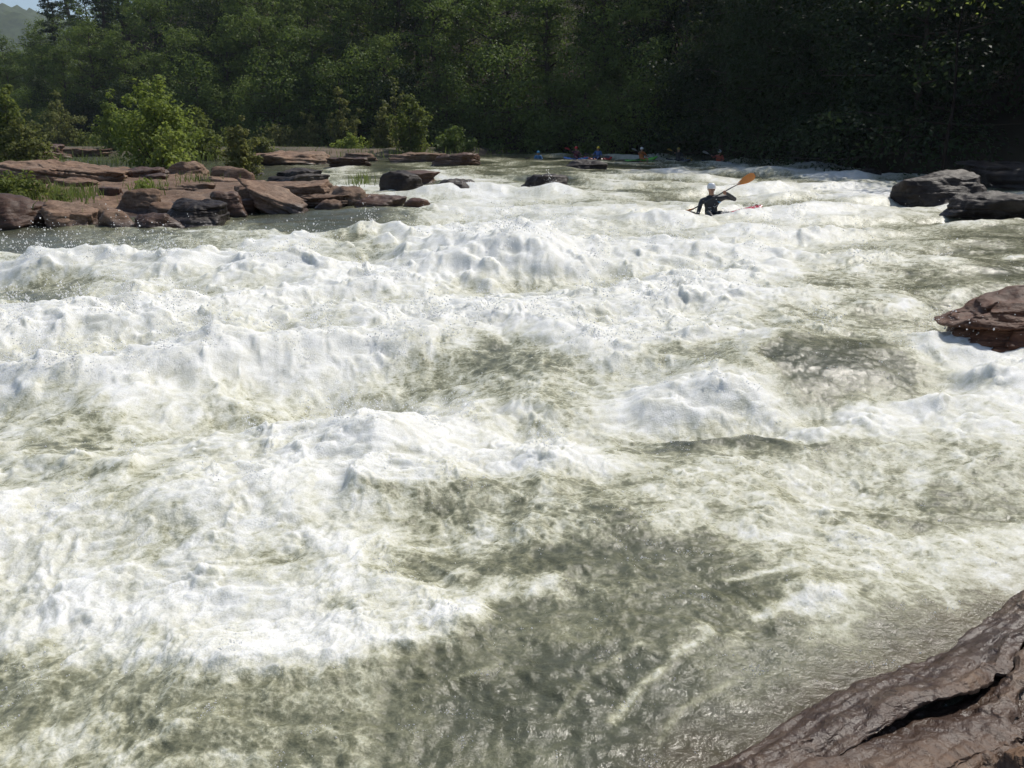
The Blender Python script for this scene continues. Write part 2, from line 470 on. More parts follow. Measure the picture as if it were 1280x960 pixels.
# standing waves: (photo x, photo y of the base, half width m, half depth m, height m)
MOUNDS = [(560, 318, 1.45, .9, .62), (490, 305, .7, .6, .25), (640, 330, 1.0, .8, .3), (350, 336, .7, .5, .38), (120, 345, 1.6, .6, .26), (230, 345, .9, .6, .2),
          (30, 345, .8, .5, .2), (830, 320, 1.3, .8, .35), (940, 330, 1.0, .7, .25), (735, 425, .6, .45, .20), (700, 345, .9, .6, .25),
          (500, 560, .34, .32, .30), (440, 560, .3, .3, .15), (1045, 470, .85, .6, .26), (560, 440, .5, .4, .2), (440, 420, .7, .5, .25), (250, 440, 1.1, .6, .22),
          (310, 640, .7, .5, .26), (100, 520, .7, .5, .18), (60, 700, .5, .4, .12), (700, 580, .35, .25, .16), (870, 500, .6, .25, .22),
          (910, 292, .9, .5, .22), (1085, 252, .6, .6, .14), (930, 218, 2.0, 1.5, .5), (1000, 222, 2.5, 1.5, .35), (690, 245, 1.0, .9, .42),
          (505, 245, 1.2, 1.0, .30), (575, 246, 1.1, .9, .30), (715, 212, 1.4, 1.0, .35), (1150, 440, .3, .4, .06), (380, 222, 1.3, .7, .3),
          (250, 300, .8, .4, .16), (660, 205, 2, 1, .3), (800, 240, 2, 1, .25), (880, 262, 1.2, .7, .2), (870, 282, .9, .5, .28), (935, 285, .8, .4, .16)]
# breaking crests: polyline in photo pixels, height, front width, back width
RIDGES = [([(0, 340), (120, 338), (240, 340), (330, 335)], .20, .25, .6), ([(430, 618), (560, 616), (700, 622)], .13, .16, .5),
          ([(640, 652), (780, 652), (900, 640), (1010, 632)], .085, .18, .5), ([(0, 868), (140, 850), (300, 850), (420, 838), (520, 790), (600, 745)], .035, .28, .5),
          ([(880, 505), (930, 470), (1000, 430), (1060, 418)], .11, .2, .35), ([(620, 500), (760, 510), (900, 515), (1000, 505)], .14, .25, .4),
          ([(60, 400), (200, 395), (380, 370), (520, 350)], .16, .3, .5), ([(700, 380), (800, 360), (930, 350)], .13, .3, .6),
          ([(0, 560), (120, 600), (200, 600)], .12, .15, .3), ([(1000, 330), (1130, 330), (1280, 345)], .10, .3, .8),
          ([(1090, 395), (1160, 378), (1280, 360)], .12, .2, .5), ([(560, 735), (640, 720), (740, 735)], .05, .14, .25),
          ([(940, 770), (1010, 750), (1090, 735)], .04, .14, .25),
          ([(640, 270), (760, 275), (860, 285)], .18, .4, .9), ([(960, 250), (1040, 245), (1110, 240)], .22, .5, .9),
          ([(610, 222), (700, 225), (800, 222), (900, 228)], .25, .6, 1.2), ([(620, 196), (760, 197), (900, 200), (1010, 208)], .32, .8, 2.0)]
STREAKS = [([(765, 905), (800, 868), (850, 825), (900, 800), (950, 790)], .022, .42), ([(700, 900), (740, 850), (800, 815)], .02, .22), ([(820, 930), (850, 890), (930, 850)], .02, .22), ([(905, 727), (960, 716), (1000, 705)], .025, .28),
           ([(945, 775), (990, 760), (1080, 735)], .06, .5), ([(1160, 700), (1185, 740), (1200, 770)], .03, .45), ([(600, 745), (540, 785), (420, 838)], .05, .5),
           ([(1170, 330), (1280, 322)], .12, .5), ([(1000, 320), (1100, 318)], .12, .45), ([(1100, 395), (1200, 372)], .08, .4),
           ([(820, 262), (900, 268), (960, 262)], .3, .4), ([(300, 318), (350, 305), (380, 312)], .25, .6), ([(195, 285), (235, 290), (265, 298)], .15, .5)]

def seg_dist(X, Y, pts):
    d = np.full(X.shape, 1e9); side = np.zeros(X.shape); tt = np.zeros(X.shape)
    n = len(pts) - 1
    for i in range(n):
        x0, y0 = pts[i][:2]; x1, y1 = pts[i + 1][:2]
        ex, ey = x1 - x0, y1 - y0; l2 = ex * ex + ey * ey
        t = np.clip(((X - x0) * ex + (Y - y0) * ey) / l2, 0, 1)
        dd = np.hypot(X - x0 - t * ex, Y - y0 - t * ey)
        s = ((X - x0) * ey - (Y - y0) * ex)     # positive on the camera's side for left-to-right lines
        m = dd < d
        d = np.where(m, dd, d); side = np.where(m, np.sign(s), side); tt = np.where(m, (i + t) / n, tt)
    return d, side, tt

def build_river():
    dl = np.concatenate([np.linspace(1150, 230, 720)[:-1], np.linspace(230, 14.5, 350)])
    r = 2211 / (dl + 18)
    r = np.concatenate([r, np.linspace(70, 200, 60)[1:]])
    th = np.linspace(-R(54), R(50), 1330)
    Rr, T = np.meshgrid(r, th, indexing='ij')
    X = (Rr * np.sin(T)).astype(np.float32); Y = (Rr * np.cos(T)).astype(np.float32)
    cell = np.repeat(np.abs(np.gradient(r))[:, None], len(th), 1)
    wx0 = fbm2(X / 1.1, Y / 1.1, 3, 31); wy0 = fbm2(X / 1.1, Y / 1.1, 3, 41)
    px, py = pixel_of(X, Y)
    # wander of the foam layout, in metres
    lam = .10 + .02 * Rr
    qx, qy = pixel_of(X + wx0 * lam, Y + wy0 * lam * 1.5)
    D = sample_map(qx, qy)
    D = np.where(Rr > 90, .12, D)
    fx, fy = -.80, -.60
    a = X * fx + Y * fy; c = -X * fy + Y * fx
    aw = a + .20 * wx0; cw = c + .20 * wy0
    wx1 = fbm2c(X / .30, Y / .30, .3, cell, 3, 33); wy1 = fbm2c(X / .30, Y / .30, .3, cell, 3, 43)
    E = .18 + 1.0 * D
    ac = X * .91 + Y * .42 + .3 * wy0; nc = -X * .42 + Y * .91 + .22 * wx0     # along and across the wave crests
    wvn = fbm2(nc / 1.9 + .06 * wx0, ac / 4.8, 2, 51, .45)
    H = (wvn + .5 * wvn * np.abs(wvn)) * .22 * E * (.35 + .65 * sst(2.5, 7.5, Rr))
    H += (1 - 2.2 * np.sqrt(n2(aw / 1.15, cw / 1.9, 61) ** 2 + .015)) * .035 * E
    H += fbm2(aw / .55, cw / .8, 2, 71) * .030 * (E * .8 + .06)
    for mx, my, sx, sy, hh in MOUNDS:
        p = at(mx, my); X0 = X + wx0 * sx * .25; Y0 = Y + wy0 * sy * .25
        e = ((X0 - p.x) / sx) ** 2 + np.where(Y0 < p.y, ((Y0 - p.y) / (sy * .8)) ** 2, ((Y0 - p.y) / (sy * 1.5)) ** 2)
        H += hh * .62 * np.exp(-e * .75)
    crest = np.zeros_like(H)
    p = at(1250, 505); H -= .16 * np.exp(-((X - p.x) / .9) ** 2 - ((Y - p.y) / .8) ** 2)      # slack water below the layered rock
    for pts, hh, fw, bw in RIDGES:
        W = [at(*q) for q in pts]
        d, side, tt = seg_dist(X + wx0 * .16, Y + wy0 * .16, W); fw = max(fw, .24)
        prof = np.where(side > 0, np.exp(-(d / fw) ** 2), np.exp(-(d / bw) ** 2)) * sst(0, .12, tt) * sst(0, .12, 1 - tt)
        H += hh * .75 * prof; crest = np.maximum(crest, prof * sst(0, .15, hh))
    S_ = np.zeros_like(H)
    for pts, wd, st in STREAKS:
        W = [at(*q) for q in pts]
        d, side, tt = seg_dist(X + wx0 * wd * 1.3, Y + wy0 * wd * 1.3, W)
        S_ = np.maximum(S_, st * np.exp(-(d / wd) ** 2))
    Hs = H.copy()
    for _ in range(3): Hs = (Hs + np.roll(Hs, 1, 0) + np.roll(Hs, -1, 0) + np.roll(Hs, 2, 1) + np.roll(Hs, -2, 1)) / 5
    gr = np.gradient(Hs, axis=0) / np.gradient(Rr, axis=0)
    gt = np.gradient(Hs, axis=1) / (Rr * (th[1] - th[0]))
    gx = gr * np.sin(T) + gt * np.cos(T); gy = gr * np.cos(T) - gt * np.sin(T)
    # foam pattern: lumps where it is thick, lace where it is thin
    n_big = fbm2c(aw / .85 + wx1 * .12, cw / 1.2 + wy1 * .12, 1.0, cell, 6, 81, .6, 1.2)
    grain = fbm2c(X / .13, Y / .13, .13, cell, 4, 171, .72, 1.2)
    n_far = fbm2(aw / 3.0, cw / 4.5, 3, 181) * .42 * sst(14, 32, Rr) * sst(.08, .3, D)
    lace = 1 - 2.4 * np.abs(fbm2(aw / .38 + .3 * wx1, cw / .28 + .3 * wy1, 4, 91, .55))
    lump = .42 + fbm2c(aw / .34 + wx1 * .25, cw / .26 + wy1 * .25, .30, cell, 6, 101, .6) * .8
    thin = sst(.12, .45, D) * (1 - sst(.75, 1, D))
    hc = H - (.5 * (np.roll(H, 25, 0) + np.roll(H, -25, 0)))
    f = D * .90 - .03 + .06 * sst(.2, .5, D) + .09 * sst(.45, .75, D) + n_big * .19 * sst(.10, .5, D) * (1.15 - .7 * D) + grain * .13 * sst(.12, .5, D) + wvn * .24 * D * (1.2 - D) + n_far + thin * .17 * (np.clip(lace, 0, 1) ** 1.5 - .35) + hc * 1.2 * D
    f = f + S_ * np.clip(.35 + 1.1 * n_big + .5 * grain, 0, 1.2) + .12 * crest * D
    f = f + (lump - .42) * .13 * D
    f = np.clip(f, 0, 1)
    # displacement of the foam: cauliflower lumps and thrown tongues
    fine = np.clip(1.6 - Rr / 22, .25, 1)
    Hf = (lump - .30) * .025 * f ** 1.2 * np.clip(.6 + Rr / 12, .8, 2.0)
    sp = fbm2c(aw / .45 + wx1 * .3, cw / .40, .43, cell, 5, 111, .62, 1.8)
    Hf += np.clip(sp - .20, 0, 1) ** 1.3 * (.055 + .025 * sst(5, 9, Rr)) * f ** 2 * np.clip(.7 + Rr / 20, .7, 1.4)
    Hf += fbm2c(aw / .10, cw / .08, .09, cell, 4, 121, .6) * .013 * f
    # clear water: small sharp ripples
    rip = (1 - 2 * np.sqrt(n2(aw / .26, cw / .42, 131) ** 2 + .02)) * .011 + (1 - 2 * np.sqrt(n2(aw / .10, cw / .15, 141) ** 2 + .02)) * .0062 + n2(X / .05, Y / .06, 151) * .0046 * fine
    H = H + Hf + rip * (1.1 - .6 * f)
    calm = (sst(200, 75, Rr) * .9 + .1)
    shl = [at(*p)[:2] for p in ((820, 1040), (905, 960), (1000, 915), (1110, 830), (1190, 790), (1330, 715))]
    ds, _, _ = seg_dist(X, Y, shl)
    calm = calm * (.12 + .88 * sst(.0, .75, ds))
    H = H * calm - .01 * sst(.5, 0, ds)
    lim = .02 * calm
    X2 = X + np.clip(gx * .02, -lim, lim); Y2 = Y + np.clip(gy * .02, -lim, lim)
    Z = zbase(Y) + H
    shallow = sst(.42, .0, ds + .12 * wx0) * .85
    o = mk('river_water', np.stack([X2, Y2, Z], -1).reshape(-1, 3), grid_faces(*X.shape), M_WATER, attrs={'foam': f, 'shallow': shallow})
    tag(o, kind='structure')
    return X2, Y2, Z, f, hc, Rr, px, py

WX, WY, WZ, WF, WC, WR, WPX, WPY = build_river()

def water_z(x, y):
    """height of the built river surface near a point"""
    i = np.argmin((WX - x) ** 2 + (WY - y) ** 2)
    return float(WZ.ravel()[i])

# spray thrown off the breaking crests, plus white specks standing in for glints
def build_spray_glints():
    rg = np.random.RandomState(12)
    m, nt, out = mat_new('spray_glint_drops')
    b = N(nt, 'ShaderNodeBsdfPrincipled'); b.inputs['Base Color'].default_value = (.92, .93, .93, 1); b.inputs['Roughness'].default_value = .15
    b.inputs['IOR'].default_value = 1.333
    t = N(nt, 'ShaderNodeBsdfTranslucent'); t.inputs[0].default_value = (.97, .97, .97, 1); mx = N(nt, 'ShaderNodeMixShader'); mx.inputs[0].default_value = .72
    nt.links.new(b.outputs[0], mx.inputs[1]); nt.links.new(t.outputs[0], mx.inputs[2]); nt.links.new(mx.outputs[0], out.inputs[0])
    ok = (WPX > -80) & (WPX < 1360) & (WPY > 196) & (WPY < 990) & (WR < 60)
    clus = np.clip(fbm2(WX / .5, WY / .5, 3, 161) + .12, 0, 1)
    wgt = (WF ** 2.5 * (.15 + np.clip(WC, 0, .3) * 6) * clus + .010 * (1 - WF) * np.clip(fbm2(WX / .35, WY / .25, 3, 163) - .15, 0, 1)) * ok  # last term scatters white drops on clear water to imitate glints
    p = wgt.ravel() / wgt.sum()
    n = 20000
    idx = rg.choice(p.size, n, p=p)
    f = WF.ravel()[idx]; rr = WR.ravel()[idx]
    hgt = rg.exponential(.035 + .05 * f ** 2, n) * np.clip(rr / 7, .35, 1.6)
    P = np.stack([WX.ravel()[idx] + rg.randn(n) * .03, WY.ravel()[idx] + rg.randn(n) * .03, WZ.ravel()[idx] + hgt * (f > .3) + .002], 1)
    sz = (.0010 + .0030 * rg.rand(n) ** 4) * np.clip(rr / 7, .5, 1.4)
    # white specks imitating sun sparkle, partly bubbles, on ripples of the clearer water
    cl = np.clip(fbm2(WX / .45, WY / .22, 4, 191, .6) - .06, 0, 1) ** 1.3 * np.clip(n2(WX / .11, WY / .07, 195), 0, 1)
    bw = (cl * (.25 + WF) * (1.05 - WF) * ok * np.clip(WR / 4, .6, 1.2)).ravel(); bw /= bw.sum()
    bi = rg.choice(bw.size, 5000, p=bw)
    P = np.concatenate([P, np.stack([WX.ravel()[bi], WY.ravel()[bi], WZ.ravel()[bi] + .001], 1)])
    sz = np.concatenate([sz, (.0012 + .0036 * rg.rand(len(bi)) ** 3) * np.clip(WR.ravel()[bi] / 4.5, .6, 2.2)])
    # fans of drops torn from the crests
    cr = (np.clip(WC - .015, 0, .2) * WF ** 2 * ok * np.clip(1.3 - WR / 40, .1, 1)).ravel(); cr /= cr.sum()
    ci = rg.choice(cr.size, 260, p=cr)
    for c in ci:
        m_ = rg.randint(30, 110); R0 = WR.ravel()[c]; sc = np.clip(R0 / 9, .45, 1.5)
        v0 = np.array([rg.randn() * .5 - .3, rg.randn() * .4 - .2, rg.uniform(.7, 1.4)])
        t_ = rg.rand(m_, 1) ** 1.5 * .22 * sc
        q = np.array([WX.ravel()[c], WY.ravel()[c], WZ.ravel()[c]]) + (v0 + rg.randn(m_, 3) * .33) * t_ + np.concatenate([rg.randn(m_, 2) * .05 * sc, rg.rand(m_, 1) * .02], 1)
        P = np.concatenate([P, q]); sz = np.concatenate([sz, (.0014 + .0062 * rg.rand(m_) ** 2.5) * np.clip(R0 / 8, .5, 1.5)])
    n = len(P)
    octa = np.array([[1, 0, 0], [-1, 0, 0], [0, 1, 0], [0, -1, 0], [0, 0, 1], [0, 0, -1]], float)
    fc = np.array([[0, 2, 4], [2, 1, 4], [1, 3, 4], [3, 0, 4], [2, 0, 5], [1, 2, 5], [3, 1, 5], [0, 3, 5]])
    st = 1 + rg.rand(n, 1, 3) * .9
    V = P[:, None, :] + octa[None] * sz[:, None, None] * st
    Fc = fc[None] + (np.arange(n) * 6)[:, None, None]
    tag(mk('spray_and_glints', V.reshape(-1, 3), Fc.reshape(-1, 3), m), kind='stuff')
build_spray_glints()

# ------------------------------------------------------------------ rocks
_ico = {}
def ico(level):
    if level not in _ico:
        bm = bmesh.new(); bmesh.ops.create_icosphere(bm, subdivisions=level, radius=1)
        V = np.array([v.co[:] for v in bm.verts]); F = np.array([[v.index for v in f.verts] for f in bm.faces]); bm.free()
        V /= np.linalg.norm(V, axis=1)[:, None]
        _ico[level] = (V, F)
    return _ico[level]

def rock(label, x, y, z, w, dp, h, seed, kind='boulder', mat=None, rot=0., tilt=(0, 0), level=5, bed=.16, cat='rock', name='river_rock', sharp=None, am0=1.):
    rg = np.random.RandomState(seed)
    D, F = ico(level)
    pl = [((rg.uniform(-.15, .15), rg.uniform(-.2, .05), 1), .80 if kind == 'boulder' else .62), ((0, 0, -1), .9)]
    ns = 7 if kind == 'boulder' else 6
    for i in range(ns):
        a = 2 * np.pi * (i + rg.uniform(-.3, .3)) / ns
        pl.append(((math.cos(a), math.sin(a), rg.uniform(-.15, .5) if kind == 'boulder' else rg.uniform(-.35, .3)), rg.uniform(.72, 1.0)))
    if kind == 'boulder':
        for i in range(4):
            a = rg.uniform(0, 6.28); pl.append(((math.cos(a), math.sin(a), rg.uniform(.6, 1.2)), rg.uniform(.75, .95)))
    p = sharp or (13 if kind == 'boulder' else 22)
    acc = 0
    for nrm, d in pl:
        nn = np.array(nrm, float); nn /= np.linalg.norm(nn)
        acc = acc + np.clip(D @ nn / d, 0, None) ** p
    rad = acc ** (-1.0 / p)
    V = D * rad[:, None] * np.array([w / 2, dp / 2, h * .62])
    sc = max(min(w, dp), .3)
    wob = fbm3(V / sc * 1.6 + seed * 3.7, 4, seed % 50)
    V = V + D * (wob * .075 * sc)[:, None]
    # bedding: layers that stand out or recede, with sharp breaks between, broken into blocks
    b = V[:, 2] + V[:, 0] * math.tan(tilt[0]) * .6 + V[:, 1] * math.tan(tilt[1]) * .6 + fbm3(V / sc * .9 + seed, 2, 77) * bed * .7
    az = np.arctan2(V[:, 1] / dp, V[:, 0] / w) + fbm3(V / sc * 2 + seed, 2, 91) * .35
    def hs(q): q = np.sin(q) * 43758.5; return q - np.floor(q)
    tot = 0
    for bb, am, nb in ((bed, 1.0, 5.0), (bed * .37, .35, 9.0)):
        lay = b / bb + n3(V[:, 0] / sc, V[:, 1] / sc, b / bb * .5, seed % 31) * .5
        li = np.floor(lay); lf = lay - li
        h1 = hs(li * 127.1 + seed * 3.3)
        blk = az * nb / 6.283 + h1 * 7; bi = np.floor(blk); bf = blk - bi
        h2 = hs(bi * 311.7 + li * 74.7 + seed)
        tot = tot + am * am0 * ((h1 - .45) * .18 + (h2 - .5) * .16 + (sst(0, .16, lf) * sst(1, .86, lf) - 1) * .05 + (sst(0, .06, bf) * sst(1, .94, bf) - 1) * .035)
    if kind == 'boulder': tot = tot * .42
    V[:, :2] *= (1 + tot * (.7 + .5 * np.clip(fbm3(V / sc * 2.5 + seed, 2, 44) + .3, 0, 1)))[:, None]
    V = V + D * (fbm3(V / sc * 3 + seed, 3, 8) * .03 * sc)[:, None]
    V = V + D * (fbm3(V / sc * 7 + seed, 3, 5) * .018 * sc)[:, None]
    cr, sr = math.cos(rot), math.sin(rot)
    Vx = V[:, 0] * cr - V[:, 1] * sr; Vy = V[:, 0] * sr + V[:, 1] * cr; Vz = V[:, 2].copy()
    Vz2 = Vz - Vx * math.tan(tilt[0]) - Vy * math.tan(tilt[1])
    V = np.stack([Vx, Vy, Vz2], 1)
    o = mk(name, V, F, mat or M_ROCK)
    o.location = (x, y, z)
    tag(o, label, cat)
    return o

def rock_px(label, x0, y0, x1, y1, seed, kind='boulder', mat=None, dp=None, lift=0., **kw):
    """a rock whose waterline and width are read off the photograph, set at its own distance"""
    pb = at((x0 + x1) / 2, y1 - lift)
    d = pb.y
    w_ = (x1 - x0) * d / F_PX
    dpt = dp if dp else min(max(w_ * .75, .6), 3.0)
    cy = pb.y + dpt * .4
    h = max((y1 - y0) * d / F_PX - dpt * .5 * (y1 - 178) / F_PX, .15)
    zc = float(zbase(pb.y)) + lift * d / F_PX
    px_c = (x0 + x1) / 2 - 640
    kw.setdefault('am0', 1.5)
    lvl = kw.pop('level', 5 if (x1 - x0) > 45 else 4)
    return rock(label, px_c / F_PX * cy * 1.0, cy, zc + h * .38, w_ * 1.06, dpt, h, seed, kind, mat, level=lvl, **kw)

def build_rocks():
    r = rock_px
    S1, B1 = 'slab', 'boulder'
    # --- rock bar on the left bank, its waterside edge
    r('dark mossy boulder under leafy clump at the waterside end of the bar', -40, 243, 84, 288, 1, B1, M_WETROCK, dp=2.2, level=5)
    r('pale brown sloping slab at waterline beside the dark mossy boulder', 66, 254, 128, 286, 2, S1, tilt=(.18, -.1), bed=.09)
    r('small rounded tan boulder between sloping slab and low brown boulder', 104, 252, 142, 278, 3, B1)
    r('low smooth brown boulder at waterline below the small green shrub', 128, 260, 172, 285, 4, B1)
    r('small dark wet stone splashed at waterline left of black boulder', 172, 266, 228, 286, 5, B1, M_WETROCK)
    r('big black wet boulder with glints at the waterline', 222, 245, 296, 281, 6, B1, M_DARKROCK, dp=1.7, level=6)
    r('flat grey topped slab resting behind the big black boulder', 206, 231, 276, 256, 7, S1, bed=.13, lift=2)
    r('dark angular boulder right of the big black boulder', 268, 236, 314, 269, 8, B1, M_WETROCK)
    r('brown ridge slab with sharp edge descending into the pool', 298, 226, 362, 262, 9, S1, tilt=(.15, 0), bed=.12)
    r('long wedge slab sloping right down to the pool water', 322, 237, 390, 266, 10, S1, tilt=(.28, -.05), bed=.10)
    r('stacked brown slab with shadowed face behind the wedge slab', 358, 225, 418, 252, 11, S1, bed=.14)
    r('squat brown slab touching the water between wedge and round boulder', 384, 240, 446, 260, 12, S1, bed=.1)
    r('round topped brown boulder with arched dark back', 418, 231, 462, 258, 13, B1)
    r('low wet brown rock barely above water right of round boulder', 450, 243, 514, 262, 14, B1, M_WETROCK)
    r('small pointed dark stone at the outer tip of the bar', 508, 246, 542, 263, 15, B1, M_WETROCK)
    r('wedge of tan stone tucked under the flat grey topped slab', 196, 252, 232, 270, 61, S1, bed=.07, tilt=(.1, -.1))
    r('cracked brown block between the dark angular boulder and the ridge slab', 286, 246, 326, 266, 62, S1, M_WETROCK, bed=.12)
    r('thin shelf of brown stone under the stacked slab with shadowed face', 340, 246, 376, 260, 63, S1, bed=.08)
    r('knobbly brown stone above the sloping pale slab', 96, 242, 134, 262, 64, B1, lift=2)
    r('flat brown plate above the low smooth brown boulder', 122, 248, 166, 264, 65, S1, bed=.07, tilt=(.12, -.1), lift=2)
    r('dark cube-like block left of the rounded pinkish boulder', 196, 218, 224, 240, 66, S1, M_WETROCK, lift=2)
    r('brown slab bridging the gap behind the dark angular boulder', 262, 226, 318, 244, 67, S1, bed=.1, lift=3, tilt=(.08, 0))
    r('little brown stone before the round topped boulder', 404, 248, 432, 262, 68, B1)
    # --- behind them
    r('long brown ledge with deep black undercut behind the front boulders', 20, 210, 168, 248, 16, S1, dp=2.8, tilt=(.10, -.05), bed=.2, level=6, lift=6)
    r('weathered brown slab left of the long undercut ledge', -30, 214, 62, 246, 17, S1, tilt=(.08, -.1), lift=6, bed=.13)
    r('layered stone block beneath the long undercut ledge', 36, 238, 86, 264, 18, S1, lift=4, bed=.08)
    r('thin brown slab at middle of bar among grass tufts', 84, 232, 136, 254, 19, S1, lift=6, tilt=(.1, -.1), bed=.1)
    r('upright dark brown block left of the small green shrub', 138, 236, 170, 266, 20, S1, M_WETROCK, lift=4)
    r('rough brown boulder beneath the small green shrub', 160, 240, 214, 272, 21, B1, lift=3)
    r('dark shelf stone under the tall leafy bush', 164, 212, 226, 238, 22, S1, M_WETROCK, lift=3, bed=.15)
    r('rounded pinkish boulder right of the tall leafy bush', 222, 206, 276, 232, 23, B1, lift=3)
    r('small brown stone beside a white trickle behind flat slab', 276, 212, 312, 236, 24, B1, lift=3)
    r('brown boulder under the yellowish bush at the pool channel', 288, 214, 330, 240, 25, B1, lift=3)
    # --- far side of the side channel
    r('dark block with flat grey top across the side channel', 46, 178, 102, 200, 26, S1, M_WETROCK, dp=3, bed=.4)
    r('thin flat tan slab in front of the dark block', 60, 194, 94, 203, 27, S1, bed=.2)
    r('low pink slab at far edge of the side channel', 100, 184, 150, 196, 28, S1, bed=.3)
    r('broad flat tan slab below the distant weeds', 316, 187, 412, 207, 29, S1, dp=5, bed=.4, tilt=(.02, 0))
    r('dark narrow slab on top of the broad tan slab', 374, 184, 414, 193, 30, S1, lift=4, bed=.3)
    r('dark flat stone in channel right of the broad tan slab', 416, 195, 470, 211, 31, S1, M_WETROCK, bed=.25)
    r('small brown slab behind the dark flat channel stone', 436, 189, 476, 202, 32, S1, bed=.3)
    r('brown slab at foot of the shoot-topped shrub', 492, 190, 552, 203, 33, S1, bed=.3)
    r('low dark slab in rapid below the dark green shrub', 550, 190, 600, 208, 34, S1, M_WETROCK, bed=.3)
    # --- rocks the river pours over
    r('black ledge with thin waterfall veils in the side channel', 348, 208, 414, 229, 35, S1, M_DARKROCK, dp=2, bed=.4)
    r('black dome rock with glistening water pouring over its face', 472, 211, 532, 243, 36, B1, M_DARKROCK, dp=2.0)
    r('brown slab just behind the black dome rock', 506, 211, 548, 231, 37, S1, M_WETROCK)
    r('half drowned black rock in foam right of dome rock', 546, 223, 604, 246, 38, B1, M_DARKROCK)
    r('glittering pour-over rock in the middle of the rapid', 654, 216, 706, 244, 39, B1, M_DARKROCK, dp=1.6)
    r('low drowned rock under the far row of kayakers', 706, 199, 754, 213, 40, B1, M_DARKROCK)
    # --- right bank
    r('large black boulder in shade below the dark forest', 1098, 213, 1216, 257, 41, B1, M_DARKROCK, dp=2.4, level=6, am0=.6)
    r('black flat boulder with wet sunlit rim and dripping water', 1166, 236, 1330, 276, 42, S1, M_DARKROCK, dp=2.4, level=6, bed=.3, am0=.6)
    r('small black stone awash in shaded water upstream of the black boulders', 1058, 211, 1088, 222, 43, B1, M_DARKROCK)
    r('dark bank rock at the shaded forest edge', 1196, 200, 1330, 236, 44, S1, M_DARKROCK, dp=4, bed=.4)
    rock('reddish brown layered rock with wet glints jutting into white water', 5.42, 7.95, .24, 2.5, 1.7, 1.06, 53, 'boulder', M_REDROCK,
         rot=.15, tilt=(-.06, .04), level=7, bed=.19, sharp=11, am0=3.2)
build_rocks()

